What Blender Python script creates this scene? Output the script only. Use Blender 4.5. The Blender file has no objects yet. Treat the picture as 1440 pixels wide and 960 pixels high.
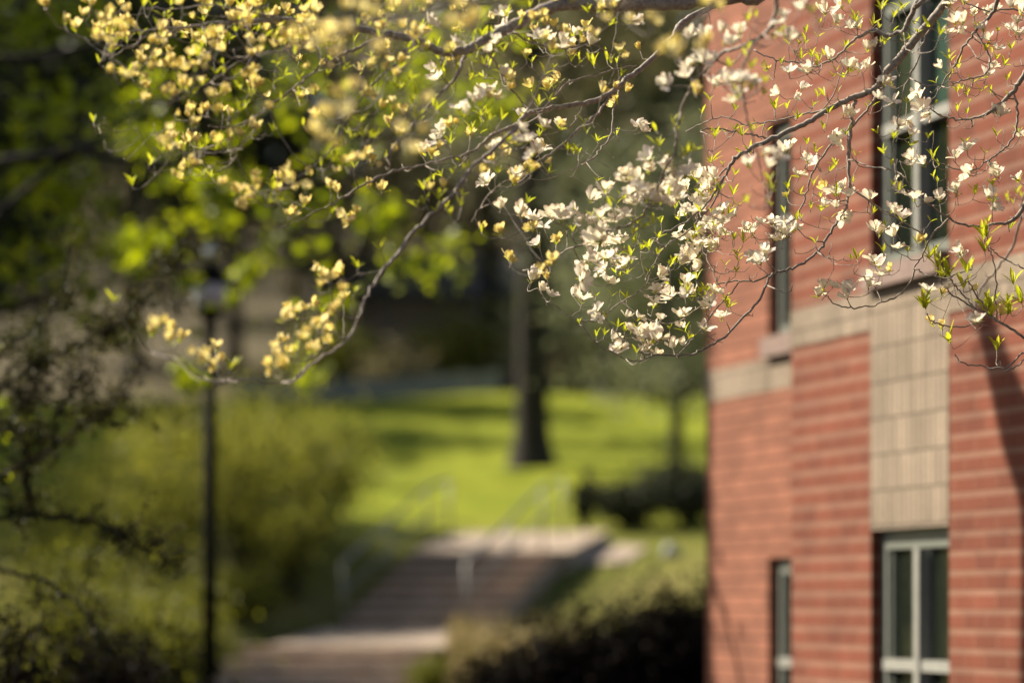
import bpy, math, random
import numpy as np
from mathutils import Vector, Matrix

random.seed(7)
rng = np.random.default_rng(7)
C = bpy.context.scene
COL = C.collection

# ------------------------------------------------------------------ camera, sky, sun, exposure
F = 4800.0            # focal length in photo pixels (1440 wide)
HOR = 850.0           # photo row of the horizon
EYE = 1.6
FOCUS = 13.05
cam = bpy.data.cameras.new('camera')
cam_o = bpy.data.objects.new('camera', cam)
COL.objects.link(cam_o)
cam_o.location = (0, 0, EYE)
cam_o.rotation_euler = (math.radians(90), 0, 0)
cam.sensor_width = 36
cam.lens = 120
cam.shift_y = (HOR - 480) / 1440
cam.clip_start = 0.1
cam.clip_end = 2000
cam.dof.use_dof = True
cam.dof.focus_distance = FOCUS
cam.dof.aperture_fstop = 1.2
cam.dof.aperture_blades = 0
C.camera = cam_o

SUN = Vector((-0.70, 0.36, 0.62)).normalized()      # towards the sun: left, a little behind the scene
sun = bpy.data.lights.new('sun', 'SUN')
sun.energy = 5.0
sun.angle = math.radians(0.5)
sun.color = (1.0, 0.90, 0.74)
sun_o = bpy.data.objects.new('sun', sun)
COL.objects.link(sun_o)
sun_o.rotation_euler = SUN.to_track_quat('Z', 'Y').to_euler()
w = bpy.data.worlds.new('World')
C.world = w
w.use_nodes = True
nt = w.node_tree
bg = nt.nodes['Background']
sk = nt.nodes.new('ShaderNodeTexSky')
sk.sky_type = 'NISHITA'
sk.sun_disc = False
sk.sun_elevation = math.asin(SUN.z)
sk.sun_rotation = math.atan2(SUN.x, SUN.y)
sk.air_density = 1.0
sk.dust_density = 2.0
nt.links.new(sk.outputs[0], bg.inputs[0])
bg.inputs[1].default_value = 0.055
C.view_settings.view_transform = 'Standard'
C.view_settings.look = 'None'
C.view_settings.exposure = 1.2
C.view_settings.gamma = 1
C.cycles.use_denoising = True
C.cycles.max_bounces = 6
C.cycles.transmission_bounces = 6
C.cycles.transparent_max_bounces = 6
C.cycles.sample_clamp_indirect = 4
C.cycles.caustics_reflective = False
C.cycles.caustics_refractive = False


def P(px, py, Y):
    return np.array(((px - 720) / F * Y, Y, EYE + (HOR - py) / F * Y))


# ------------------------------------------------------------------ helpers
class MB:
    def __init__(s):
        s.v, s.f, s.n, s.c = [], [], 0, []

    def add(s, v, f, c=None):
        v = np.asarray(v, float)
        s.v.append(v)
        s.f.extend([tuple(int(i) + s.n for i in q) for q in f])
        s.n += len(v)
        s.c.append(np.zeros(len(v)) if c is None else np.asarray(c, float))
        return s

    def box(s, x0, x1, y0, y1, z0, z1):
        v = [(x, y, z) for x in (x0, x1) for y in (y0, y1) for z in (z0, z1)]
        return s.add(v, [(0, 1, 3, 2), (4, 6, 7, 5), (0, 4, 5, 1), (2, 3, 7, 6), (0, 2, 6, 4), (1, 5, 7, 3)])

    def tube(s, pts, rad, k=6, cap=True):
        pts = np.asarray(pts, float)
        n = len(pts)
        rad = np.broadcast_to(np.asarray(rad, float), (n,))
        t = np.gradient(pts, axis=0)
        t /= np.linalg.norm(t, axis=1)[:, None] + 1e-9
        ref = np.array((0.31, 0.27, 0.91)) if abs(t[0] @ np.array((0.31, 0.27, 0.91))) < 0.9 else np.array((1., 0, 0))
        V = []
        a = np.cross(t[0], ref)
        for i in range(n):
            a = a - t[i] * (a @ t[i])
            a /= np.linalg.norm(a) + 1e-9
            b = np.cross(t[i], a)
            for j in range(k):
                th = 2 * math.pi * j / k
                V.append(pts[i] + rad[i] * (math.cos(th) * a + math.sin(th) * b))
        Fc = [(i * k + j, i * k + (j + 1) % k, (i + 1) * k + (j + 1) % k, (i + 1) * k + j)
              for i in range(n - 1) for j in range(k)]
        if cap:
            Fc.append(tuple(range(k))[::-1])
            Fc.append(tuple((n - 1) * k + j for j in range(k)))
        return s.add(V, Fc)

    def lathe(s, prof, k=20, c=(0, 0, 0)):
        V = [(c[0] + r * math.cos(2 * math.pi * j / k), c[1] + r * math.sin(2 * math.pi * j / k), c[2] + z)
             for r, z in prof for j in range(k)]
        n = len(prof)
        Fc = [(i * k + j, i * k + (j + 1) % k, (i + 1) * k + (j + 1) % k, (i + 1) * k + j)
              for i in range(n - 1) for j in range(k)]
        Fc += [tuple(range(k))[::-1], tuple((n - 1) * k + j for j in range(k))]
        return s.add(V, Fc)

    def leaves(s, cen, size, aspect=0.6, up=0.3, droop=None):
        """many rhombic leaf blades, each folded a little along its midrib"""
        cen = np.asarray(cen, float)
        n = len(cen)
        if n == 0:
            return s
        nrm = rng.normal(size=(n, 3))
        nrm[:, 2] += up * 2
        nrm /= np.linalg.norm(nrm, axis=1)[:, None]
        d = rng.normal(size=(n, 3))
        if droop is not None:
            d[:, 2] += droop
        d -= nrm * np.sum(d * nrm, axis=1)[:, None]
        d /= np.linalg.norm(d, axis=1)[:, None] + 1e-9
        e = np.cross(nrm, d)
        L = (np.asarray(size) * rng.uniform(0.65, 1.35, n))[:, None] if np.ndim(size) == 0 else np.asarray(size)[:, None]
        W = L * aspect
        V = np.stack([cen - d * L * .5, cen + e * W * .5 - d * L * .05 + nrm * L * .08,
                      cen + d * L * .5, cen - e * W * .5 - d * L * .05 + nrm * L * .08], 1).reshape(-1, 3)
        Fc = (np.arange(n)[:, None] * 4 + np.arange(4)[None]).tolist()
        return s.add(V, Fc)

    def build(s, name, mat, parent=None, smooth=True, **props):
        me = bpy.data.meshes.new(name)
        v = np.concatenate(s.v) if s.v else np.zeros((0, 3))
        me.from_pydata(v.tolist(), [], s.f)
        if any(np.any(c) for c in s.c):
            a = me.attributes.new('tint', 'FLOAT', 'POINT')
            a.data.foreach_set('value', np.concatenate(s.c).astype(np.float32))
        if smooth:
            me.polygons.foreach_set('use_smooth', [True] * len(me.polygons))
        me.materials.append(mat)
        me.update()
        o = bpy.data.objects.new(name, me)
        COL.objects.link(o)
        if parent is not None:
            o.parent = parent
        for k_, v_ in props.items():
            o[k_] = v_
        return o


def thing(name, label, cat, loc=(0, 0, 0), rz=0, group=None):
    o = bpy.data.objects.new(name, None)
    COL.objects.link(o)
    o.location = loc
    o.rotation_euler = (0, 0, rz)
    o['label'] = label
    o['category'] = cat
    if group:
        o['group'] = group
    return o


def curve(pts, m=6, jit=0.0):
    """Catmull-Rom through rows of any width"""
    p = np.asarray(pts, float)
    p = np.vstack([2 * p[0] - p[1], p, 2 * p[-1] - p[-2]])
    out = []
    for i in range(1, len(p) - 2):
        for t in np.arange(m) / m:
            a, b, c, d = p[i - 1], p[i], p[i + 1], p[i + 2]
            out.append(.5 * (2 * b + (c - a) * t + (2 * a - 5 * b + 4 * c - d) * t * t + (3 * b - a - 3 * c + d) * t ** 3))
    out.append(p[-2])
    out = np.array(out)
    if jit:
        out[1:-1, :3] += rng.normal(size=(len(out) - 2, 3)) * jit
    return out


def mat(name):
    m = bpy.data.materials.new(name)
    m.use_nodes = True
    t = m.node_tree
    t.nodes.clear()
    o = t.nodes.new('ShaderNodeOutputMaterial')
    return m, t, o


def N(t, typ, **kw):
    n = t.nodes.new(typ)
    for k, v in kw.items():
        if k.startswith('i_'):
            n.inputs[k[2:].replace('_', ' ')].default_value = v
        else:
            setattr(n, k, v)
    return n


def ramp(t, fac, stops):
    r = t.nodes.new('ShaderNodeValToRGB')
    e = r.color_ramp.elements
    while len(e) < len(stops):
        e.new(0.5)
    for el, (p, c) in zip(e, stops):
        el.position = p
        el.color = (*c, 1)
    t.links.new(fac, r.inputs[0])
    return r.outputs[0]


def mixc(t, fac, a, b, mode='MIX'):
    n = t.nodes.new('ShaderNodeMix')
    n.data_type = 'RGBA'
    n.blend_type = mode
    for i, s in ((0, fac), (6, a), (7, b)):
        if hasattr(s, 'is_linked'):
            t.links.new(s, n.inputs[i])
        elif i == 0:
            n.inputs[0].default_value = s
        else:
            n.inputs[i].default_value = (*s, 1)
    return n.outputs[2]


def leaf_mat(name, c1, c2, tr=0.5, trc=None, rough=0.5, gloss=.03):
    """thin leaf: diffuse + transmitted light, a different tone per leaf"""
    m, t, o = mat(name)
    g = N(t, 'ShaderNodeNewGeometry')
    col = ramp(t, g.outputs['Random Per Island'], [(0, c1), (1, c2)])
    d = N(t, 'ShaderNodeBsdfDiffuse')
    t.links.new(col, d.inputs[0])
    x = N(t, 'ShaderNodeBsdfTranslucent')
    if trc:
        t.links.new(mixc(t, 1.0, col, trc, 'MULTIPLY'), x.inputs[0])
    else:
        t.links.new(col, x.inputs[0])
    mx = N(t, 'ShaderNodeMixShader')
    mx.inputs[0].default_value = tr
    t.links.new(d.outputs[0], mx.inputs[1])
    t.links.new(x.outputs[0], mx.inputs[2])
    gl = N(t, 'ShaderNodeBsdfGlossy')
    gl.inputs['Roughness'].default_value = rough
    mg = N(t, 'ShaderNodeMixShader')
    mg.inputs[0].default_value = gloss
    t.links.new(mx.outputs[0], mg.inputs[1])
    t.links.new(gl.outputs[0], mg.inputs[2])
    t.links.new(mg.outputs[0], o.inputs[0])
    return m


def noise_mat(name, c1, c2, scale=8, rough=0.85, bump=0.3, stretch=(1, 1, 1), metallic=0, spec=0.3, dist=0.02):
    m, t, o = mat(name)
    b = N(t, 'ShaderNodeBsdfPrincipled')
    tc = N(t, 'ShaderNodeTexCoord')
    mp = N(t, 'ShaderNodeMapping')
    mp.inputs['Scale'].default_value = stretch
    t.links.new(tc.outputs['Object'], mp.inputs[0])
    nz = N(t, 'ShaderNodeTexNoise', i_Scale=scale, i_Detail=6.0, i_Roughness=0.65)
    t.links.new(mp.outputs[0], nz.inputs[0])
    t.links.new(ramp(t, nz.outputs[0], [(0.3, c1), (0.7, c2)]), b.inputs['Base Color'])
    b.inputs['Roughness'].default_value = rough
    b.inputs['Metallic'].default_value = metallic
    b.inputs['Specular IOR Level'].default_value = spec
    if bump:
        bp = N(t, 'ShaderNodeBump')
        bp.inputs['Strength'].default_value = bump
        bp.inputs['Distance'].default_value = dist
        t.links.new(nz.outputs[0], bp.inputs['Height'])
        t.links.new(bp.outputs[0], b.inputs['Normal'])
    t.links.new(b.outputs[0], o.inputs[0])
    return m


def brick_mat(name, light, dark, mortar, bw, rh, off, alt=True, mort=0.006):
    """coursed masonry in wall coordinates (x along the wall, z up); every other course a paler brick"""
    m, t, o = mat(name)
    b = N(t, 'ShaderNodeBsdfPrincipled')
    tc = N(t, 'ShaderNodeTexCoord')
    sp = N(t, 'ShaderNodeSeparateXYZ')
    t.links.new(tc.outputs['Object'], sp.inputs[0])
    ad = N(t, 'ShaderNodeMath', operation='ADD')
    t.links.new(sp.outputs[0], ad.inputs[0])
    t.links.new(sp.outputs[1], ad.inputs[1])
    cb = N(t, 'ShaderNodeCombineXYZ')
    t.links.new(ad.outputs[0], cb.inputs[0])
    t.links.new(sp.outputs[2], cb.inputs[1])
    br = N(t, 'ShaderNodeTexBrick')
    br.offset = off
    br.inputs['Scale'].default_value = 1
    br.inputs['Brick Width'].default_value = bw
    br.inputs['Row Height'].default_value = rh
    br.inputs['Mortar Size'].default_value = mort
    br.inputs['Mortar Smooth'].default_value = 0.3
    br.inputs['Bias'].default_value = 0
    br.inputs['Color1'].default_value = (.82, .82, .82, 1)
    br.inputs['Color2'].default_value = (1.12, 1.12, 1.12, 1)
    br.inputs['Mortar'].default_value = (1, 1, 1, 1)
    t.links.new(cb.outputs[0], br.inputs[0])
    nz = N(t, 'ShaderNodeTexNoise', i_Scale=2.2, i_Detail=5.0)
    t.links.new(tc.outputs['Object'], nz.inputs[0])
    n2 = N(t, 'ShaderNodeTexNoise', i_Scale=60.0, i_Detail=3.0)
    t.links.new(tc.outputs['Object'], n2.inputs[0])
    if alt:
        dv = N(t, 'ShaderNodeMath', operation='DIVIDE')
        dv.inputs[1].default_value = rh
        t.links.new(sp.outputs[2], dv.inputs[0])
        fr = N(t, 'ShaderNodeMath', operation='FRACT')
        t.links.new(dv.outputs[0], fr.inputs[0])
        gt = N(t, 'ShaderNodeMath', operation='GREATER_THAN')
        gt.inputs[1].default_value = 0.70
        t.links.new(fr.outputs[0], gt.inputs[0])
        base = mixc(t, gt.outputs[0], dark, light)
    else:
        base = mixc(t, n2.outputs[0], dark, light)
    c = mixc(t, 1.0, base, br.outputs[0], 'MULTIPLY')
    c = mixc(t, br.outputs['Fac'], c, mortar)
    v = ramp(t, nz.outputs[0], [(0.3, (.80, .80, .80)), (0.7, (1.12, 1.12, 1.12))])
    c = mixc(t, 1.0, c, v, 'MULTIPLY')
    v2 = ramp(t, n2.outputs[0], [(0.3, (.9, .9, .9)), (0.7, (1.08, 1.08, 1.08))])
    c = mixc(t, 1.0, c, v2, 'MULTIPLY')
    t.links.new(c, b.inputs['Base Color'])
    b.inputs['Roughness'].default_value = 0.9
    b.inputs['Specular IOR Level'].default_value = 0.2
    bp = N(t, 'ShaderNodeBump')
    bp.invert = True
    bp.inputs['Strength'].default_value = 0.6
    bp.inputs['Distance'].default_value = 0.006
    t.links.new(br.outputs['Fac'], bp.inputs['Height'])
    t.links.new(bp.outputs[0], b.inputs['Normal'])
    t.links.new(b.outputs[0], o.inputs[0])
    return m


def plain(name, c, rough=0.5, metallic=0.0, spec=0.5, trans=0.0):
    return noise_mat(name, tuple(x * .88 for x in c), tuple(min(1, x * 1.1) for x in c), 14, rough, 0.05, metallic=metallic, spec=spec)


M = {}
M['brick'] = brick_mat('red_brick', (.212, .106, .069), (.160, .047, .025), (.19, .085, .053), .30, .105, .5, mort=.007)
M['brick2'] = brick_mat('lit_bay_brick', (.255, .108, .066), (.215, .083, .048), (.095, .034, .021), .42, .105, .5, alt=False, mort=.009)  # lighter copy of the building's brick: stronger light put into its colour
M['tan'] = brick_mat('tan_split_block', (.31, .245, .175), (.20, .155, .112), (.11, .085, .062), .075, .205, .0, alt=False, mort=.008)
M['sill'] = noise_mat('brown_sill', (.16, .11, .09), (.24, .17, .14), 12)
M['frame'] = plain('grey_window_paint', (.15, .16, .135), .4)
M['white'] = plain('white_window_paint', (.27, .265, .235), .4)
M['sky_reflection'] = plain('teal_reflection', (.55, .86, .84), .8)  # reflection in the upper right pane, put into a panel's colour
M['drape'] = plain('dark_green_drape', (.085, .105, .045), .9)
M['pane_reflection'] = plain('olive_reflection', (.45, .42, .26), .8)  # reflection in the upper left pane, put into a panel's colour
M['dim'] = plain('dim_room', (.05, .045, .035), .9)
M['roof'] = noise_mat('grey_roof', (.10, .10, .10), (.16, .15, .14), 6)
m, t, o = mat('window_glass')
b = N(t, 'ShaderNodeBsdfPrincipled')
b.inputs['Base Color'].default_value = (.018, .024, .018, 1)
b.inputs['Roughness'].default_value = .06
b.inputs['Specular IOR Level'].default_value = .6
tr_ = N(t, 'ShaderNodeBsdfTransparent')
tr_.inputs[0].default_value = (.8, .85, .8, 1)
mx = N(t, 'ShaderNodeMixShader')
mx.inputs[0].default_value = .45
t.links.new(tr_.outputs[0], mx.inputs[1])
t.links.new(b.outputs[0], mx.inputs[2])
t.links.new(mx.outputs[0], o.inputs[0])
M['glass'] = m
M['bark'] = noise_mat('dogwood_bark', (.14, .112, .09), (.40, .34, .28), 70, .8, .5, dist=.003)
M['dark_bark'] = noise_mat('dark_bark', (.010, .009, .007), (.03, .025, .02), 14, .95, .8, (1, 1, .3))
M['grey_bark'] = noise_mat('grey_bark', (.02, .017, .013), (.05, .042, .033), 9, .95, .8, (1, 1, .25))
M['shoot'] = leaf_mat('young_leaf', (.36, .42, .02), (.55, .58, .05), .55, (1.15, 1.1, .6))
M['maple_leaf'] = leaf_mat('maple_leaf', (.11, .16, .006), (.32, .38, .012), .62, (1.3, 1.2, .5))
M['larch_leaf'] = leaf_mat('dark_needle', (.02, .022, .006), (.085, .08, .015), .4)
M['olive_leaf'] = leaf_mat('olive_leaf', (.21, .22, .022), (.40, .385, .05), .6)
M['green_leaf'] = leaf_mat('green_leaf', (.09, .105, .010), (.26, .26, .022), .5)
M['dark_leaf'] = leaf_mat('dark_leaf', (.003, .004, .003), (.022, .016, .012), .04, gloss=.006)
M['ever_leaf'] = leaf_mat('evergreen_leaf', (.13, .15, .075), (.26, .27, .14), .5)
M['wood_leaf'] = leaf_mat('woodland_leaf', (.14, .128, .06), (.30, .255, .13), .5)
M['shaded_dark_leaf'] = leaf_mat('shaded_dark_leaf', (.018, .024, .010), (.05, .055, .02), .2)  # darkened leaf: the left woods carry their shade in this colour
M['dry'] = leaf_mat('dry_grass_blade', (.20, .17, .05), (.34, .25, .11), .4)
M['step'] = noise_mat('brown_stone_step', (.24, .17, .12), (.38, .275, .20), 5, .9, .3)
M['concrete'] = noise_mat('pale_concrete', (.29, .225, .165), (.39, .31, .235), 3, .9, .2)
M['tread'] = noise_mat('lit_tread', (.42, .33, .26), (.58, .47, .38), 5, .9, .3)  # paler than the steps: light on their edges put into the colour
M['rail'] = noise_mat('galvanised_rail', (.15, .148, .135), (.22, .215, .20), 9, .45, .05, metallic=.4)
M['black'] = noise_mat('black_iron', (.006, .006, .006), (.014, .013, .012), 20, .75, .05, spec=.08)
M['lens'] = plain('opal_lens', (.60, .63, .70), .3)
M['cap'] = plain('bright_cap', (.75, .77, .82), .18, .9)
M['stone'] = noise_mat('grey_stone', (.20, .19, .165), (.36, .345, .31), 4, .9, .6)
M['siding'] = noise_mat('brown_siding', (.24, .17, .13), (.36, .28, .21), 3, .9, .2, (1, 1, 6))

# bract: cream, pink-brown at the notched tip
def bract_mat(name, c, trc, tip, c2=None, trc2=None):
    m, t, o = mat(name)
    at = N(t, 'ShaderNodeAttribute')
    at.attribute_name = 'tint'
    g = N(t, 'ShaderNodeNewGeometry')
    v = ramp(t, g.outputs['Random Per Island'], [(0, (.86, .84, .80)), (1, (1, 1, 1))])
    if c2:
        c = mixc(t, g.outputs['Random Per Island'], c, c2)
        trc = mixc(t, g.outputs['Random Per Island'], trc, trc2)
    col = mixc(t, 1.0, mixc(t, at.outputs['Fac'], c, tip), v, 'MULTIPLY')
    tcol = mixc(t, 1.0, mixc(t, at.outputs['Fac'], trc, tip), v, 'MULTIPLY')
    d = N(t, 'ShaderNodeBsdfDiffuse')
    x = N(t, 'ShaderNodeBsdfTranslucent')
    t.links.new(col, d.inputs[0])
    t.links.new(tcol, x.inputs[0])
    mx = N(t, 'ShaderNodeMixShader')
    mx.inputs[0].default_value = .5
    t.links.new(d.outputs[0], mx.inputs[1])
    t.links.new(x.outputs[0], mx.inputs[2])
    t.links.new(mx.outputs[0], o.inputs[0])
    return m
M['bract'] = bract_mat('cream_bract', (.95, .93, .86), (.96, .90, .66), (.52, .20, .15))
M['young_bract'] = bract_mat('yellow_bract', (.86, .76, .26), (.92, .78, .18), (.48, .17, .09), (.91, .84, .52), (.95, .84, .36))
M['button'] = plain('yellow_green_button', (.34, .34, .05), .7)

# ------------------------------------------------------------------ terrain
SB = np.array((-1.25, 46.0))
SU = np.array((math.sin(math.radians(18)), math.cos(math.radians(18))))
SV = np.array((SU[1], -SU[0]))
STAIR = ([-5.4, -2.0, 0.0, 3.0, 5.0], [-0.02, 1.07, 1.29, 2.36, 2.69])


def sm(a, b, x):
    t = np.clip((x - a) / (b - a), 0, 1)
    return t * t * (3 - 2 * t)


def gz(x, y):
    x = np.asarray(x, float)
    y = np.asarray(y, float)
    z = np.interp(y, [-60, 30, 38, 41, 43, 46, 48.9, 50.8, 62, 86, 88, 92, 160, 300, 500],
                  [0, 0, .1, .5, .85, 1.25, 2.2, 2.62, 4.05, 6.80, 6.95, 7.2, 17.5, 40, 60])
    s = (x - SB[0]) * SU[0] + (y - SB[1]) * SU[1]
    l = (x - SB[0]) * SV[0] + (y - SB[1]) * SV[1]
    z = z + 0.38 * sm(1.2, 4.5, l) * sm(-5, -2, s) * (1 - sm(2.5, 6, s)) + .25 * sm(1.3 + .5 * (s < 0), 2.2 + .5 * (s < 0), -l) * sm(-5, -2, s) * (1 - sm(2.5, 6, s))
    z = z + (0.10 * np.sin(x * .31 + 1) * np.sin(y * .23) + .05 * np.sin(x * .9 + y * .6)) * sm(50, 60, y)
    inside = (l < 1.25) & (l > np.where(s < 0.02, -1.75, -1.25)) & (s > -6) & (s < 5.0)
    z = np.where(inside, np.minimum(z, np.interp(s, *STAIR) - .22), z)
    return z


xs = np.concatenate([np.linspace(-160, -20, 36)[:-1], np.linspace(-20, -7, 27)[:-1], np.linspace(-7, 6, 66)[:-1], np.linspace(6, 20, 22)[:-1], np.linspace(20, 160, 36)])
ys = np.concatenate([np.linspace(-60, 30, 31)[:-1], np.linspace(30, 39, 19)[:-1], np.linspace(39, 53, 71)[:-1], np.linspace(53, 95, 64)[:-1], np.linspace(95, 170, 38)[:-1], np.linspace(170, 500, 34)])
XX, YY = np.meshgrid(xs, ys, indexing='ij')
ZZ = gz(XX, YY)
g = MB()
nx, ny = XX.shape
idx = np.arange(nx * ny).reshape(nx, ny)
fc = np.stack([idx[:-1, :-1], idx[1:, :-1], idx[1:, 1:], idx[:-1, 1:]], -1).reshape(-1, 4)
g.add(np.stack([XX, YY, ZZ], -1).reshape(-1, 3), fc.tolist())
m, t, o = mat('ground_cover')
b = N(t, 'ShaderNodeBsdfPrincipled')
tc = N(t, 'ShaderNodeTexCoord')
sp = N(t, 'ShaderNodeSeparateXYZ')
t.links.new(tc.outputs['Object'], sp.inputs[0])
n1 = N(t, 'ShaderNodeTexNoise', i_Scale=.7, i_Detail=5.0)
n2 = N(t, 'ShaderNodeTexNoise', i_Scale=5.0, i_Detail=6.0)
n3 = N(t, 'ShaderNodeTexNoise', i_Scale=.35, i_Detail=3.0)
for n in (n1, n2, n3):
    t.links.new(tc.outputs['Object'], n.inputs[0])
lawn = ramp(t, n1.outputs[0], [(.3, (.135, .165, .010)), (.7, (.22, .24, .013))])
dry = mixc(t, .3, ramp(t, n1.outputs[0], [(.36, (.10, .108, .014)), (.64, (.17, .145, .045))]), ramp(t, n2.outputs[0], [(.38, (.06, .07, .012)), (.62, (.17, .14, .06))]))
litter = ramp(t, n2.outputs[0], [(.3, (.055, .048, .027)), (.7, (.12, .098, .057))])
mulch = ramp(t, n2.outputs[0], [(.3, (.02, .017, .013)), (.7, (.06, .048, .035))])


def ystep(a, b_, k):
    """0..1 along y between a and b_, edge broken up by noise"""
    mr = N(t, 'ShaderNodeMapRange')
    mr.inputs[1].default_value = a
    mr.inputs[2].default_value = b_
    ad = N(t, 'ShaderNodeMath', operation='MULTIPLY_ADD')
    ad.inputs[1].default_value = k
    t.links.new(n3.outputs[0], ad.inputs[0])
    t.links.new(sp.outputs[1], ad.inputs[2])
    t.links.new(ad.outputs[0], mr.inputs[0])
    return mr.outputs[0]


c = mixc(t, ystep(38, 40, 4), mulch, dry)
c = mixc(t, ystep(49.5, 56, 3), c, lawn)
c = mixc(t, ystep(89.5, 91.5, 3), c, litter)
t.links.new(c, b.inputs['Base Color'])
b.inputs['Roughness'].default_value = 1
b.inputs['Specular IOR Level'].default_value = 0.1
bp = N(t, 'ShaderNodeBump', i_Strength=.5)
t.links.new(n2.outputs[0], bp.inputs['Height'])
t.links.new(bp.outputs[0], b.inputs['Normal'])
t.links.new(b.outputs[0], o.inputs[0])
g.build('ground', m, kind='structure')

# ------------------------------------------------------------------ brick building
WR = np.array((.2463, -.9692))            # along the wall, towards the camera
P0 = np.array((1.727, 21.09))
bld = thing('brick_building', 'red brick building with tan brick bands and tall white-mullioned windows', 'building',
            (P0[0], P0[1], 0), math.atan2(WR[1], WR[0]))
ZB, ZT = -.4, 7.2
WX0, WX1 = 1.41, 2.63                      # near window bay
HEADS = [(.47, 2.03), (3.53, 5.09)]
BAND = (3.185, 3.41)


def wall_panel(mb, x0, x1, y0, y1, z0, z1, openings):
    xs_ = [x0] + sum([[a, b_] for a, b_, _, _ in openings[:1]], []) + [x1]
    if not openings:
        mb.box(x0, x1, y0, y1, z0, z1)
        return
    a, b_ = openings[0][:2]
    mb.box(x0, a, y0, y1, z0, z1)
    mb.box(b_, x1, y0, y1, z0, z1)
    zz = z0
    for _, _, lo, hi in openings:
        mb.box(a, b_, y0, y1, zz, lo)
        zz = hi
    mb.box(a, b_, y0, y1, zz, z1)


w1 = MB()
w1.box(0, WX0, 0, .30, ZB, BAND[0]).box(0, WX0, 0, .30, BAND[1], ZT)
w1.box(WX1, 12, 0, .30, ZB, BAND[0]).box(WX1, 12, 0, .30, BAND[1], ZT)
w1.box(WX0, WX1, .012, .30, ZB, .35)
w1.box(WX0, WX1, .012, .30, 5.09, ZT)
w1.box(0, .30, .30, 6, ZB, ZT)             # return of the projecting bay
w1.build('wall', M['brick'], bld, False)
LX0, LX1 = -2.80, -1.58                    # window of the set-back bay
LB = (3.10, 3.33)
LH = [(.42, 1.93), (3.47, 4.98)]
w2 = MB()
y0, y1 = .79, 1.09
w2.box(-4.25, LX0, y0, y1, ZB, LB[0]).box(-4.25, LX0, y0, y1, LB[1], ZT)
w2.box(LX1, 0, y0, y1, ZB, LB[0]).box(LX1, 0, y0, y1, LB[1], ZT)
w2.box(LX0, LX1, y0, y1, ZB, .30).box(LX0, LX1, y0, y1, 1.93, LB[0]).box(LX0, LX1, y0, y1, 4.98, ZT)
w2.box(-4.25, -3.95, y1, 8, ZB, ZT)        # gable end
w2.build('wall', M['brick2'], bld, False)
MB().box(0, WX0, -.008, .30, *BAND).build('tan_band', M['tan'], bld, False)
MB().box(WX1, 12, -.008, .30, *BAND).build('tan_band', M['tan'], bld, False)
MB().box(WX0, WX1, -.004, .30, 2.03, 3.41).build('tan_spandrel', M['tan'], bld, False)
MB().box(-4.258, LX0 + .001, .782, 1.09, *LB).build('tan_band', M['tan'], bld, False)
MB().box(LX0 + .001, -.001, .785, 1.09, *LB).build('tan_band', M['tan'], bld, False)
MB().box(-4.4, 12.2, .9, 8.2, ZT, ZT + .25).box(-.15, 12.2, -.15, .9, ZT, ZT + .25).build('roof', M['roof'], bld, False)


def window(x0, x1, z0, z1, yf, rail, pane_reflection=None):
    """double window: outer frame, bright centre mullion, meeting rail, four panes"""
    xm = (x0 + x1) / 2 + .03
    ya, yb = yf + .065, yf + .135
    fr = MB()
    fr.box(x0, x0 + .10, ya, yb, z0, z1).box(x1 - .10, x1, ya, yb, z0, z1)
    fr.box(x0 + .10, x1 - .10, ya, yb, z1 - .11, z1).box(x0 + .10, x1 - .10, ya, yb, z0, z0 + .08)
    for a, b_ in ((x0 + .10, xm - .04), (xm + .04, x1 - .10)):   # sashes
        fr.box(a, a + .035, ya + .02, yb - .01, z0 + .08, z1 - .11)
        fr.box(b_ - .035, b_, ya + .02, yb - .01, z0 + .08, z1 - .11)
    f = fr.build('window', M['frame'], bld, False)
    MB().box(xm - .038, xm + .038, ya - .035, yb, z0 + .081, z1 - .112).build('mullion', M['white'], f, False)
    r = MB()
    r.box(x0 + .08, xm - .046, ya - .022, yb - .015, rail - .032, rail + .032)
    r.box(xm + .046, x1 - .02, ya - .022, yb - .015, rail - .032, rail + .032)
    r.build('meeting_rail', M['white'], f, False)
    for a, b_ in ((x0 + .135, xm - .076), (xm + .076, x1 - .135)):
        for lo, hi in ((z0 + .081, rail - .033), (rail + .033, z1 - .111)):
            MB().box(a, b_, yb - .035, yb - .027, lo, hi).build('pane', M['glass'], f, False)
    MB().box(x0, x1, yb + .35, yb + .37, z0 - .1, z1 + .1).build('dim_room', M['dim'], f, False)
    dr_mb = MB()
    xx_ = np.linspace(x0 + .12, x1 - .12, 60)
    V_ = [(x, yb + .06 + .02 * math.sin(x * 62), z) for x in xx_ for z in (z0, z1 - .1)]
    dr_mb.add(V_, [(2 * i, 2 * i + 2, 2 * i + 3, 2 * i + 1) for i in range(59)])
    dr_mb.build('drape', M['drape'], f, True)
    if pane_reflection:
        MB().box(xm + .06, x1 - .11, yb - .02, yb - .015, rail, z1 - .08).build('pane_reflection', M['sky_reflection'], f, False)  # coloured panels behind the glass stand in for its reflections
        MB().box(x0 + .11, xm - .06, yb - .02, yb - .015, rail + .04, z1 - .08).build('pane_reflection', M['pane_reflection'], f, False)


window(WX0, WX1, *HEADS[0], 0, 1.26)
window(WX0, WX1, *HEADS[1], 0, 4.32, True)
window(LX0, LX1, *LH[0], .79, 1.20)
window(LX0, LX1, *LH[1], .79, 4.26)
for x0, x1, zt, yf, h in ((WX0, WX1, 3.53, 0, .12), (WX0, WX1, .47, 0, .12), (LX0, LX1, 3.47, .79, .14), (LX0, LX1, .42, .79, .12)):
    MB().box(x0 + .002, x1 - .03, yf - .065, yf + .06, zt - h, zt - .001).build('window_sill', M['sill'], bld, False)

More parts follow.
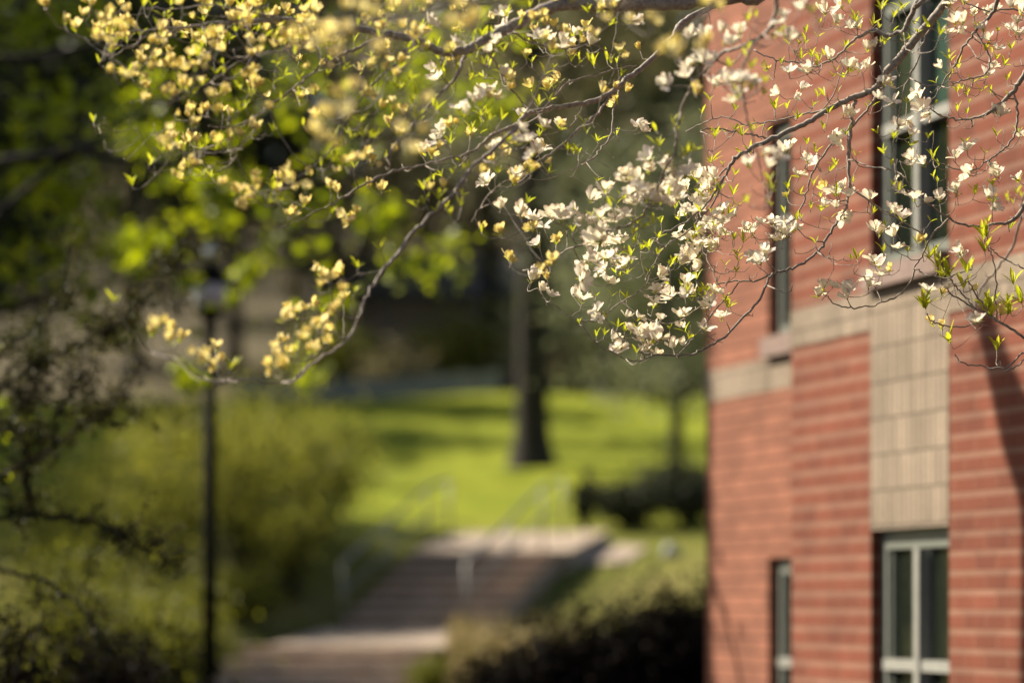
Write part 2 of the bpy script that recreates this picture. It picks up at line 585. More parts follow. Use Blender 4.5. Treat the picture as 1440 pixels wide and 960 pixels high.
# ------------------------------------------------------------------ staircase on the slope
def sp3(s, l, z):
    q = SB + SU * s + SV * l
    return (q[0], q[1], z)


def slab(mb, s0, s1, l0, l1, za, zb, th):
    v = [sp3(s, l, (za if s == s0 else zb) - d) for d in (0, th) for s in (s0, s1) for l in (l0, l1)]
    mb.add(v, [(0, 1, 3, 2), (4, 6, 7, 5), (0, 4, 5, 1), (2, 3, 7, 6), (0, 2, 6, 4), (1, 5, 7, 3)])


st = thing('outdoor_staircase', 'wide outdoor staircase of brown steps with pale landings climbing the grassy slope', 'stairs')
for (s0, s1, z0, z1, n, la) in ((-5.4, -2.0, -.02, 1.07, 7, -1.6), (0, 3, 1.29, 2.36, 7, -1.08)):
    ds, dz = (s1 - s0) / n, (z1 - z0) / n
    for i in range(n):
        mb = MB()
        zt = z0 + dz * (i + 1)
        slab(mb, s0 + ds * i, s0 + ds * (i + 1) - .002, la, 1.08, zt, zt, .6)
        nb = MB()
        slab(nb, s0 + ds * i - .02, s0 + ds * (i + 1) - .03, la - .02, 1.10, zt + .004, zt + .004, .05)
        so = mb.build('step', M['step'], st, False)
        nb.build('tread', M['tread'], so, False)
for s0, s1, za, zb, la in ((-2, 0, 1.075, 1.29, -1.35), (3, 5, 2.365, 2.69, -1.2)):
    mb = MB()
    slab(mb, s0, s1 - .003, la, 1.2, za, zb, .55)
    mb.build('landing', M['concrete'], st, False)
mb = MB()
ll = np.linspace(1.21, 1.9, 24)
V, Fq = [], []
for l in ll:
    for s in np.linspace(3.3 + .35 * (l - 1.2), 4.8 - .25 * (l - 1.2), 6):
        x, y, _ = sp3(s, l, 0)
        V.append((x, y, float(gz(x, y)) + .03))
for i in range(len(ll) - 1):
    for j in range(5):
        Fq.append((i * 6 + j, (i + 1) * 6 + j, (i + 1) * 6 + j + 1, i * 6 + j + 1))
mb.add(V, Fq).build('path', M['concrete'], kind='structure')


def handrail(label, l, segs):
    r = thing('handrail', label, 'handrail', sp3(segs[0][0], l, segs[0][1]), 0, 'metal handrails beside the steps')
    o = np.array(sp3(segs[0][0], l, segs[0][1]))
    pts = [np.array(sp3(s, l, z)) - o for s, z in segs]
    for h, rad in ((.92, .026), (.52, .018)):
        mb = MB()
        mb.tube(curve([p + np.array((0, 0, h)) for p in pts], 6), rad, 8)
        mb.build('rail', M['rail'], r)
    for p in pts:
        MB().tube([p + np.array((0, 0, -.1)), p + np.array((0, 0, .95))], .02, 8).build('post', M['rail'], r)


up = [(-.4, 1.25), (1.4, 1.83), (3.0, 2.36), (4.0, 2.52)]
lo = [(-5.2, .05), (-3.6, .56), (-2.0, 1.07), (-1.3, 1.14)]
handrail('pale metal handrail on the right of the upper flight, below the big tree', .80, up)
handrail('pale metal handrail on the left of the upper flight, beside the olive shrubs', -.95, up)

# ------------------------------------------------------------------ street lamp
LP = P(295, 700, 32.0)
lz = float(gz(LP[0], LP[1]))
lamp = thing('street_lamp', 'black street lamp post with a pale lantern, among the leaves at left', 'street lamp', (LP[0], LP[1], lz))
MB().lathe([(.16, -.1), (.16, .12), (.12, .18), (.10, .55), (.075, .62)], 16).build('base', M['black'], lamp)
zt = EYE + (HOR - 448) / F * 32 - lz
MB().lathe([(.068, .6), (.055, zt), ], 14).build('pole', M['black'], lamp)
head = MB().lathe([(.05, zt), (.13, zt + .04), (.15, zt + .09), (.06, zt + .10)], 18).build('lantern', M['black'], lamp)
MB().lathe([(.12, zt + .10), (.155, zt + .20), (.165, zt + .27), (.15, zt + .33)], 20).build('lens', M['lens'], head)
MB().lathe([(.18, zt + .33), (.17, zt + .39), (.10, zt + .48), (.05, zt + .54)], 20).build('cap', M['black'], head)
MB().lathe([(.02, zt + .54), (.055, zt + .57), (.065, zt + .62), (.045, zt + .67), (.01, zt + .70)], 16).build('finial', M['cap'], head)

# ------------------------------------------------------------------ low stone wall and brown house beyond the lawn
q0, q1 = P(330, 0, 87), P(705, 0, 87.6)
sw = MB()
n = 26
for i in range(n):
    a, b_ = q0 + (q1 - q0) * i / n, q0 + (q1 - q0) * (i + .97) / n
    z = float(gz(a[0], a[1]))
    h = .52 + .05 * math.sin(i * 2.1)
    sw.box(a[0], b_[0], a[1] - .2, a[1] + .25, z - .3, z + h)
sw.build('stone_wall', M['stone'], None, False, label='low grey stone wall along the top of the lawn, left of the big trunk', category='wall')
hp = P(590, 0, 98)
hz = float(gz(hp[0], hp[1])) - .6
hs = thing('house', 'low brown house with a dark window band behind the lawn', 'house', (hp[0], hp[1], hz), .08)
MB().box(-2.6, 3.2, 0, 4, -1, 2.9).build('wall', M['siding'], hs, False)
MB().add([(-3, -.5, 2.9), (3.6, -.5, 2.9), (3.6, 4.5, 2.9), (-3, 4.5, 2.9), (-3, 2, 4.3), (3.6, 2, 4.3)],
         [(0, 1, 5, 4), (2, 3, 4, 5), (0, 4, 3), (1, 2, 5), (0, 3, 2, 1)]).build('roof', M['roof'], hs, False)
MB().box(-1.9, .25, -.06, -.004, .9, 1.6).build('window', M['glass'], hs, False)
MB().box(1.1, 1.9, -.05, -.004, -.4, 1.7).build('door', M['siding'], hs, False)

# ------------------------------------------------------------------ trees and shrubs
def rough_tree(name, label, cat, base, h, r0, crown_z, crown_r, crown_h, n, size, leaf, bark, group=None, clumps=18, lean=(0, 0), spread=.32, aspect=.6):
    x, y = base[:2]
    z = float(gz(x, y))
    root = thing(name, label, cat, (x, y, z - .05), 0, group)
    mb = MB()
    tp = np.array([(0, 0, -.3), (0, 0, .15), (lean[0] * .15, lean[1] * .15, h * .25), (lean[0] * .5 + rng.normal() * r0, lean[1] * .5, h * .55), (lean[0], lean[1], h)])
    c = curve(tp, 6)
    zz = c[:, 2]
    rad = r0 * (np.clip(1 - .8 * zz / h, .12, 1) + .75 * np.exp(-np.maximum(zz, 0) / (r0 * .7)))
    mb.tube(c, rad, 10)
    cc = []
    for i in range(clumps):
        th = i * 2.4 + rng.uniform(-.5, .5)
        u = rng.uniform(-1, 1)
        rr = math.sqrt(max(.05, 1 - u * u)) * rng.uniform(.35, 1.0)
        p = np.array((lean[0] + crown_r * rr * math.cos(th), lean[1] + crown_r * rr * math.sin(th), crown_z + crown_h * u))
        cc.append(p)
        k = np.argmin(np.abs(zz - max(p[2] - crown_r * .7, h * .22)))
        mid = (c[k] + p) / 2 + np.array((0, 0, -.06 * crown_r))
        lb = curve([c[k], mid, p], 5)
        mb.tube(lb, np.linspace(rad[k] * .45, .015, len(lb)), 6)
    mb.build('trunk', bark, root)
    per = rng.dirichlet(np.ones(clumps) * 3) * n
    pts = [p + rng.normal(size=(int(k), 3)) * np.array((1, 1, .6)) * crown_r * spread for p, k in zip(cc, per)]
    MB().leaves(np.concatenate(pts), size, aspect).build('crown', leaf, root, False)
    return root


# the big lawn tree
bt = P(748, 660, 62.0)
rough_tree('tree', 'big grey trunk standing on the sunlit lawn above the steps', 'tree', bt, 15, .33, 10.5, 4.2, 4.2, 5200, .26, M['wood_leaf'], M['grey_bark'], clumps=26, spread=.26)
et = P(950, 650, 58.0)
rough_tree('evergreen_tree', 'slim evergreen with a grey-green crown beside the brick corner', 'tree', et, 7, .13, 3.7, 1.9, 2.2, 6000, .16, M['ever_leaf'], M['grey_bark'], clumps=22, spread=.30)
# evergreen screen and hillside wood
woods = [
    (812, 91, 18, 4.0, 'ever_leaf', 'evergreen_tree', 'tall dull evergreen directly behind the big lawn trunk'),
    (905, 94, 18, 3.8, 'ever_leaf', 'evergreen_tree', 'tall dull evergreen behind the slim one by the building'),
    (1010, 92, 18, 4.2, 'ever_leaf', 'evergreen_tree', 'tall evergreen partly hidden by the brick corner'),
    (690, 96, 17, 4.0, 'wood_leaf', 'woodland_tree', 'drab woodland tree behind the brown house, left of the big trunk'),
    (470, 97, 15, 3.6, 'wood_leaf', 'woodland_tree', 'drab woodland tree left of the brown house'),
    (330, 101, 16, 3.8, 'shaded_dark_leaf', 'woodland_tree', 'drab woodland tree behind the street lamp'),
    (190, 98, 15, 3.4, 'shaded_dark_leaf', 'woodland_tree', 'drab woodland tree in the second gap from the left edge'),
    (60, 103, 17, 3.8, 'shaded_dark_leaf', 'woodland_tree', 'drab woodland tree at the far left edge'),
    (-511, 78, 13, 5.0, 'shaded_dark_leaf', 'woodland_tree', 'drab woodland tree nearest to the lawn, at the left edge'),
    (-190, 78, 16, 4.2, 'shaded_dark_leaf', 'woodland_tree', 'drab woodland tree beyond the left edge, furthest left of its row'),
    (-1040, 60, 15, 4.6, 'shaded_dark_leaf', 'woodland_tree', 'dark tree well outside the left edge, nearest of the unseen row added for shade'),  # unseen row of three, added to shade the left lawn
    (-920, 68, 15, 4.6, 'shaded_dark_leaf', 'woodland_tree', 'dark tree well outside the left edge, middle of the unseen row added for shade'),
    (-700, 75, 15, 4.6, 'shaded_dark_leaf', 'woodland_tree', 'dark tree outside the left edge, furthest of the unseen row added for shade'),
    (-130, 87, 12, 4.8, 'shaded_dark_leaf', 'woodland_tree', 'drab woodland tree nearest to the lawn, left of the lamp'),
    (600, 118, 18, 4.2, 'wood_leaf', 'woodland_tree', 'tall woodland tree rising over the brown house roof'),
    (420, 122, 18, 4.4, 'shaded_dark_leaf', 'woodland_tree', 'tall woodland tree on the hill between lamp and house'),
    (250, 126, 18, 4.2, 'shaded_dark_leaf', 'woodland_tree', 'tall woodland tree high on the hill left of the lamp'),
    (90, 124, 18, 4.4, 'shaded_dark_leaf', 'woodland_tree', 'tall woodland tree high on the hill at upper left'),
    (780, 115, 20, 4.5, 'wood_leaf', 'woodland_tree', 'tall woodland tree behind the evergreens, above the big trunk'),
    (960, 118, 21, 4.5, 'wood_leaf', 'woodland_tree', 'tall woodland tree behind the evergreens by the building'),
]
for px, Y, h, cr, lf, nm, lab in woods:
    q = P(px, 0, Y)
    ev = lf == 'ever_leaf'
    rough_tree(nm, lab, 'tree', q, h, .24, h * (.5 if ev else .6), cr, h * (.46 if ev else .38), (2600 if lf == 'wood_leaf' and Y < 105 else 5200) if cr < 4.5 else 9000, .36 if cr < 4.55 else .52, M[lf], M['dark_bark'],
               'trees on the hillside behind the lawn', clumps=26, spread=.27)
mb = MB()
nn = 9000
yy = rng.uniform(138, 175, nn)
xx = rng.uniform(-.19, .12, nn) * yy
mb.leaves(np.stack([xx, yy, gz(xx, yy) + rng.uniform(0, 1, nn) ** .7 * (13 + 3 * np.sin(xx * .5))], 1), .8)
mb.build('distant_woods', M['wood_leaf'], None, False, kind='stuff', label='hazy mass of distant woods along the hilltop', category='woods')

rough_tree('shade_tree', 'dense dark tree beyond the left edge of the picture, unseen, added to shade the shrubs', 'tree', (-17.0, 46.5), 13, .25, 8.2, 3.2, 3.4, 6000, .34, M['shaded_dark_leaf'], M['dark_bark'], clumps=26, spread=.27)  # added out of view to darken the shrubs at left
# tall tree outside the frame at left: its top throws the slanting shadow on the brick wall
sA, sB = P(1478, 760, 17.2), P(1386, 455, 18.05)
Sv = np.array(SUN)
T = 11.0
A, B_ = sA + Sv * T, sB + Sv * T
base = np.array((A[0] + .3, A[1] - .2, float(gz(A[0], A[1])) - .2))
tl = thing('tree', 'tall slender dark tree left of the frame whose top shades the brick wall', 'tree', tuple(base))
c = curve([np.zeros(3), np.array((0, 0, 3.)), (A - base) * .8, A - base, (A + B_) / 2 - base, B_ - base], 6)
mb = MB()
mb.tube(c, np.interp(np.arange(len(c)), [0, 8, len(c) - 12, len(c) - 1], [.36, .35, .31, .10]), 9)
mb.tube(curve([A - base, A - base + np.array((-.12, .05, .5)), (A + B_) / 2 - base + np.array((-.22, .1, .35))], 5), np.linspace(.10, .04, 11), 6)
mb.build('trunk', M['dark_bark'], tl)
pts = [B_ - base + rng.normal(size=(40, 3)) * .12]
for k in range(14):
    pts.append(np.array((0, 0, 2.5)) + np.array((rng.normal() * .8 - .8, rng.normal() * .8, rng.uniform(0, 3.2))) + rng.normal(size=(60, 3)) * .3)
MB().leaves(np.concatenate(pts), .09).build('crown', M['maple_leaf'], tl, False)

# maple at left, its boughs reaching into the picture
mY = 28.0
mt0 = P(-230, 0, mY)
mtr = thing('maple_tree', 'maple with dark boughs and glowing yellow-green leaves filling the upper left', 'tree',
            (mt0[0], mt0[1], float(gz(mt0[0], mt0[1]))))
ob = np.array(mtr.location)
mb = MB()
mb.tube(curve([(0, 0, -.2), (0, 0, 1.5), (.1, 0, 3.4), (.1, .1, 6.5), (.1, .1, 6.9)], 6), np.linspace(.26, .10, 25), 10)
boughs = [
    [(-220, 480, 28, 20), (-120, 330, 28, 19), (-20, 238, 28, 16), (60, 220, 28, 14), (100, 213, 28, 13), (140, 198, 28.2, 11), (165, 180, 28.4, 9), (200, 158, 28.6, 6), (260, 130, 28.8, 4), (330, 110, 29, 3)],
    [(-220, 560, 28, 18), (-90, 400, 28, 15), (-10, 310, 28, 12), (40, 265, 28, 11), (75, 235, 28, 10), (100, 215, 28, 9)],
    [(-220, 250, 28, 18), (-100, 110, 27.5, 15), (-20, 85, 27.5, 12), (60, 80, 27.5, 11), (140, 60, 27.8, 8), (240, 30, 28, 5), (380, 20, 28.3, 3)],
    [(-220, 640, 28, 16), (-60, 470, 28.5, 11), (60, 420, 29, 9), (160, 395, 29, 7), (230, 360, 29, 6), (300, 345, 29, 4), (380, 330, 29.2, 3)],
    [(100, 213, 28, 9), (190, 225, 28, 8), (260, 228, 28.2, 6), (360, 250, 28.4, 5), (470, 290, 28.5, 4), (560, 310, 28.8, 3)],
    [(240, 30, 28, 6), (400, 60, 29, 6), (520, 100, 29.4, 5), (620, 130, 29.8, 4), (720, 150, 30, 3)],
    [(60, 420, 29, 7), (150, 470, 29.2, 6), (230, 520, 29.5, 4), (290, 545, 29.5, 3)],
    [(380, 330, 29.2, 4), (450, 400, 29.4, 3), (440, 500, 29.4, 2.5), (430, 545, 29.4, 2)],
]
for bgh in boughs:
    bgh = [(a, b_, y + 3 * min(1, max(0, (a - 100) / 150)) * (b_ > 90), wd) for a, b_, y, wd in bgh]
    cv = curve([(*P(a, b_, y), wd / 2 / F * y) for a, b_, y, wd in bgh], 5)
    mb.tube(cv[:, :3] - ob, cv[:, 3], 7)
mb.build('trunk', M['dark_bark'], mtr)
cl = [(60, 150, .35, 26), (150, 145, .35, 30), (215, 120, .3, 22), (205, 205, .28, 34), (190, 180, .25, 26), (100, 255, .3, 26), (50, 265, .3, 26),
      (90, 275, .25, 20), (215, 340, .22, 34), (185, 330, .2, 26), (190, 375, .16, 26), (300, 300, .3, 30), (345, 383, .17, 28),
      (260, 250, .3, 26), (330, 260, .3, 26), (60, 40, .3, 20), (20, 60, .3, 24), (130, 20, .3, 24), (540, 295, .22, 34), (525, 320, .2, 20),
      (700, 150, .22, 34), (322, 425, .12, 14), (262, 395, .12, 14), (680, 130, .22, 26), (650, 165, .22, 20), (595, 110, .3, 20), (560, 130, .3, 20), (600, 60, .4, 20), (720, 40, .4, 14),
      (270, 540, .11, 22), (262, 520, .10, 12), (435, 530, .14, 14), (430, 300, .3, 16), (400, 350, .3, 18), (350, 150, .4, 26), (420, 100, .4, 24),
      (480, 200, .4, 24), (20, 390, .3, 20), (60, 350, .35, 24), (110, 420, .3, 20), (30, 220, .3, 20), 
      (140, 330, .3, 22), (610, 380, .3, 20), (560, 370, .3, 18), (640, 340, .25, 14), (480, 420, .22, 10), (30, 10, .5, 30), (240, 60, .4, 26), (60, 480, .3, 20), (170, 470, .25, 22)]
pts = []
for a, b_, r, n in cl:
    q = P(a, b_, rng.uniform(31.2, 32.6) if a > 170 and b_ > 90 else rng.uniform(28.5, 29.5))
    pts.append(q + rng.normal(size=(int(n * 1.9), 3)) * r * np.array((.55, .8, .36)))
n = 620
a = rng.uniform(-300, 560, n)
b_ = rng.uniform(-260, 470, n)
Yr = rng.uniform(28.4, 29.8, n)
keep = rng.uniform(size=n) < np.clip(1.1 - a / 620, .1, 1)
pts.append(np.stack([(a - 720) / F * Yr, Yr, EYE + (HOR - b_) / F * Yr], 1)[keep])
n = 4200
big = []  # unseen leaf masses set towards the sun, added to shade the upper left
n = 7000
xb = rng.uniform(-13.0, -9.0, n)
big.append(np.stack([xb, rng.uniform(30.7, 33.0, n) + .514 * (-9 - xb), rng.uniform(8.6, 14, n)], 1))
n = 2400                                    # lower unseen leaves left of the frame, added to shade what lies below
big.append(np.stack([rng.uniform(-13, -7.5, n), rng.uniform(27, 35, n), rng.uniform(4.8, 7.3, n)], 1))
MB().leaves(np.concatenate(pts) - ob, .115, .85, .5).leaves(np.concatenate(big) - ob, .23, .85, .5).build('crown', M['maple_leaf'], mtr, False)

# dark twiggy conifer at the left edge
lY = 19.0
l0 = P(-28, 0, lY)
lt = thing('larch_tree', 'dark twiggy conifer at the left edge with thin drooping branches', 'tree', (l0[0], l0[1], 0))
ob = np.array(lt.location)
mb = MB()
mb.tube(curve([(0, 0, -.2), (0, 0, .8), (.0, 0, 1.9), (-.12, .05, 2.7), (-.4, .1, 3.6), (-.6, .1, 5)], 6), np.linspace(.075, .03, 31), 9)
lim = [
    [(-28, 700, 9), (-10, 675, 8), (30, 652, 8), (60, 640, 8), (105, 605, 7), (140, 580, 5), (165, 560, 4), (195, 525, 2.5)],
    [(75, 625, 7), (85, 575, 5), (105, 545, 4), (128, 505, 2.5)],
    [(-28, 640, 6), (0, 597, 6), (23, 580, 6), (37, 563, 5), (52, 530, 3), (60, 500, 2)],
    [(-34, 590, 7), (-10, 555, 6), (32, 526, 6), (64, 505, 5), (98, 491, 5), (140, 470, 4), (190, 435, 4), (225, 395, 3), (235, 360, 2)],
    [(-28, 740, 9), (20, 722, 8), (60, 725, 8), (125, 733, 6), (165, 745, 5), (205, 770, 4), (255, 803, 2.5)],
    [(42, 724, 11), (40, 690, 11), (36, 650, 9), (34, 600, 5)],
    [(-40, 540, 7), (10, 490, 6), (60, 450, 5), (90, 400, 4), (100, 340, 3)],
    [(98, 491, 4), (150, 460, 3), (175, 452, 2)],
    [(-28, 790, 8), (90, 830, 6), (130, 880, 4), (160, 930, 3)],
    [(-28, 850, 8), (10, 880, 6), (-20, 930, 4)],
]
needles = []
for lb in lim:
    yy = lY + np.linspace(0, rng.uniform(-.5, .5), len(lb))
    cv = curve([(*P(a, b_, y), wd / 2 / F * y) for (a, b_, wd), y in zip(lb, yy)], 6, .008)
    mb.tube(cv[:, :3] - ob, cv[:, 3] * .85, 6)
    for i in range(4, len(cv), 1):
        for k in range(2):
            d = rng.normal(size=3) * np.array((.5, .5, .5)) + np.array((.25, 0, .1))
            L = rng.uniform(.10, .32)
            p = cv[i, :3]
            tw = curve([p, p + d * L * .5 + np.array((0, 0, -.01)), p + d * L + np.array((0, 0, .03))], 4)
            if rng.uniform() < .45:
                mb.tube(tw - ob, np.linspace(.004, .002, len(tw)), 4)
                for q in tw[2:]:
                    needles.append(q + rng.normal(size=(5, 3)) * .022)
            needles.append(p + rng.normal(size=(5, 3)) * .06)
mb.build('trunk', M['dark_bark'], lt)
MB().leaves(np.concatenate(needles) - ob, .034, .4).build('crown', M['larch_leaf'], lt, False)


def shrub(name, label, px, py_top, Y, rx, leaf, n, size, group, bottom=None, cat='shrub', ry=None, clumps=16, spread=.3, gap=.0, even=.55):
    """a shrub of many upright stems from one base, leafy clumps along them; py_top is where its top shows"""
    q = P(px, py_top, Y)
    z = float(gz(q[0], q[1]))
    h = max(.4, q[2] - z)
    root = thing(name, label, cat, (q[0], q[1], z), 0, group)
    mb = MB()
    pts = []
    ry = ry or rx
    for i in range(clumps):
        th = i * 2.4 + rng.uniform(-.3, .3)
        rr = math.sqrt((i + .5) / clumps)
        tipz = h * (1 - .40 * rr ** 2) * rng.uniform(even, 1.0)
        tip = np.array((rx * rr * math.cos(th), ry * rr * math.sin(th), tipz))
        sb = np.array((tip[0] * .15, tip[1] * .15, -.05))
        cv = curve([sb, (sb + tip) / 2 + np.array((0, 0, h * .12)), tip], 6)
        mb.tube(cv, np.linspace(.022, .005, len(cv)), 5)
        k = int(n / clumps)
        u = rng.uniform(.25 + gap, 1.0, k)
        c = np.stack([np.interp(u, np.linspace(0, 1, len(cv)), cv[:, j]) for j in range(3)], 1)
        pts.append(c + rng.normal(size=(k, 3)) * rx * spread * (.4 + .6 * u)[:, None] * np.array((1, 1, .6)))
    mb.build('stems', M['grey_bark'], root)
    MB().leaves(np.concatenate(pts), size, .5).build('foliage', leaf, root, False)
    return root


G = 'olive shrubs left of the steps'
shrub('flowering_shrub', 'olive-yellow shrub left of the lamp post, near the dark conifer', 120, 545, 43.0, 1.35, M['olive_leaf'], 5200, .085, G, clumps=34)
shrub('flowering_shrub', 'olive-yellow shrub just left of the lamp post', 225, 530, 47.0, 1.2, M['olive_leaf'], 4200, .085, G, clumps=30)
shrub('flowering_shrub', 'tall olive-yellow shrub right of the lamp post', 350, 515, 47.8, 1.2, M['olive_leaf'], 4600, .085, G, clumps=32)
shrub('flowering_shrub', 'olive-yellow shrub nearest to the top of the steps', 445, 545, 49.0, .95, M['olive_leaf'], 3400, .085, G, clumps=26)
shrub('flowering_shrub', 'lower olive-yellow shrub in front of the left handrail', 408, 655, 46.8, .7, M['olive_leaf'], 2600, .08, G, clumps=24)
G = 'green shrubs below the lamp'
shrub('green_shrub', 'mid-green shrub at lower left below the conifer branch', 110, 690, 33.0, .95, M['green_leaf'], 4500, .08, G, clumps=26)
shrub('green_shrub', 'mid-green shrub left of the lamp post foot', 225, 740, 35.0, .8, M['green_leaf'], 3600, .08, G, clumps=24)
shrub('green_shrub', 'mid-green shrub beside the lower landing, right of the lamp post', 330, 790, 45.9, .6, M['green_leaf'], 3000, .08, G, clumps=22)
shrub('green_shrub', 'small bright shrub at the bottom left corner', 60, 850, 24.0, .35, M['green_leaf'], 1500, .06, G)
shrub('green_shrub', 'small green shrub on the grass at the bottom, beside the lowest steps', 610, 925, 41.5, .4, M['green_leaf'], 1500, .06, G)
G = 'drab understorey in front of the brown house'
for px_, py_, Y_, r_, lab_ in ((455, 440, 92.0, 1.5, 'drab bush at the left end of the brown house'), (560, 480, 91.0, 1.1, 'low drab bush in front of the brown house'),
                               (650, 420, 93.0, 1.6, 'tall drab bush at the right end of the brown house, left of the big trunk'), (820, 470, 90.0, 1.8, 'drab bush behind the lawn, right of the big trunk')):
    shrub('understorey_shrub', lab_, px_, py_, Y_, r_, M['green_leaf'] if px_ in (455, 650) else M['wood_leaf'], 1600, .2, G, clumps=22)
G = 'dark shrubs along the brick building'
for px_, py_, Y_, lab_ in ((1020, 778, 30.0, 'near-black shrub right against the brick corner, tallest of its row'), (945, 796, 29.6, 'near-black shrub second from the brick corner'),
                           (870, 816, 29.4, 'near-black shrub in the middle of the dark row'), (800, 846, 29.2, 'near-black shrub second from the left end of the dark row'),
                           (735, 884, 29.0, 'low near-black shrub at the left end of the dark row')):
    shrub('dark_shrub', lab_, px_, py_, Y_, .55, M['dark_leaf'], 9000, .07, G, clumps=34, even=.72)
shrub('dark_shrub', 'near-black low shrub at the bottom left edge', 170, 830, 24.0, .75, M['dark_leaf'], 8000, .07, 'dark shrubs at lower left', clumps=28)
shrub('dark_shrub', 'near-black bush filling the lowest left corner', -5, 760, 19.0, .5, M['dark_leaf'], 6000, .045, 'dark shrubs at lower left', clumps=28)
G = 'dark shrubs under the slim evergreen'
shrub('dark_shrub', 'dark shrub below the slim evergreen trunk', 970, 635, 52.5, .85, M['shaded_dark_leaf'], 5200, .08, G)
shrub('dark_shrub', 'dark spreading shrub left of the slim evergreen', 888, 655, 52.0, .8, M['shaded_dark_leaf'], 4200, .08, G)
shrub('dark_shrub', 'narrow dark upright shrub at the end of the path', 822, 655, 51.5, .22, M['shaded_dark_leaf'], 1500, .07, G, clumps=8)
shrub('dark_shrub', 'dark bush on the lawn edge behind the lamp post', 265, 545, 60.0, .8, M['dark_leaf'], 3500, .09, 'dark shrubs at lower left')
bq = P(943, 722, 49.0)
bmh = MB()
bmh.lathe([(.04, -.11), (.11, -.08), (.13, 0), (.10, .07), (.04, .10)], 12)
bv = bmh.v[0]
bv += rng.normal(size=bv.shape) * .018
bmh.build('boulder', plain('pale_boulder', (.26, .27, .29), .8), None, True, label='pale grey boulder among the dark shrubs on the bank', category='boulder').location = (bq[0], bq[1], float(gz(bq[0], bq[1])) + .06)

# dry grass along the edge of the bank
mb = MB()
n = 9000
px = rng.uniform(630, 1000, n)
Yb = 42.0 - (px - 630) / 370 * 5.0 + rng.normal(size=n) * 1.3
X = (px - 720) / F * Yb
Zg = gz(X, Yb)
mb.leaves(np.stack([X, Yb, Zg + rng.uniform(0.05, .5, n)], 1), .30, .07, 0, 2.0)
mb.build('dry_grass', M['dry'], None, False, kind='stuff', label='tan dry grass along the edge of the dark planting', category='grass')

# ------------------------------------------------------------------ flowering dogwood
DT = np.array((3.0, 12.2, 0.0))
dog = thing('dogwood_tree', 'flowering dogwood with cream blossoms hanging over the whole upper picture', 'tree', tuple(DT))
trk = MB()
FORK = np.array((2.85, 12.2, 2.35))
trk.tube(curve([DT + np.array((.05, 0, -.25)), DT + np.array((.03, 0, .1)), DT + np.array((.0, 0, .9)), FORK - np.array((0, 0, .5)), FORK, FORK + np.array((-.15, 0, .7)), FORK + np.array((-.4, .1, 1.7))], 6) - DT,
         np.interp(np.arange(37), [0, 8, 24, 36], [.17, .11, .085, .035]), 12)
trk.build('trunk', M['bark'], dog)

nodes_p, nodes_b, nodes_r, nodes_px = [], [], [], []
branch_mb = []
DS = 1.07


def to_px(p):
    return np.array((720 + p[0] / p[1] * F, HOR - (p[2] - EYE) / p[1] * F))


def branch(rows, root=False, jit=.0025):
    """rows: photo column, row, distance, width in photo pixels"""
    pr = [(*P(a, b_, y * DS), max(wd * (.76 if wd < 5.2 else 1.0), 1.2) / 2 / F * y * DS) for a, b_, y, wd in rows]
    if root:
        m_ = FORK * .5 + np.array(pr[0][:3]) * .5 + np.array((0, 0, .15))
        if rows[0][0] < 1460:
            m_ = np.array((max(2.35, pr[0][0] + .3), (FORK[1] + pr[0][1]) / 2, 4.75))
        pr = [(*FORK, .05), (*m_, .04)] + pr
    cv = curve(pr, 6)
    L = len(cv)
    cv[1:-1, :3] += rng.normal(size=(L - 2, 3)) * np.minimum(jit, cv[1:-1, 3:4] * 1.2)
    mb_ = MB()
    cv[:, 3] = np.maximum(cv[:, 3], .0013)
    mb_.tube(cv[:, :3], cv[:, 3], 8 if pr[0][3] > .008 else 6)
    bid = len(branch_mb)
    branch_mb.append(mb_)
    for i in range(2, L):
        nodes_p.append(cv[i, :3])
        nodes_b.append(bid)
        nodes_r.append(cv[i, 3])
        nodes_px.append(to_px(cv[i, :3]))
    return bid


def lin(y0, y1, rows):
    n = len(rows)
    return [(r[0], r[1], y0 + (y1 - y0) * i / (n - 1), r[2]) for i, r in enumerate(rows)]


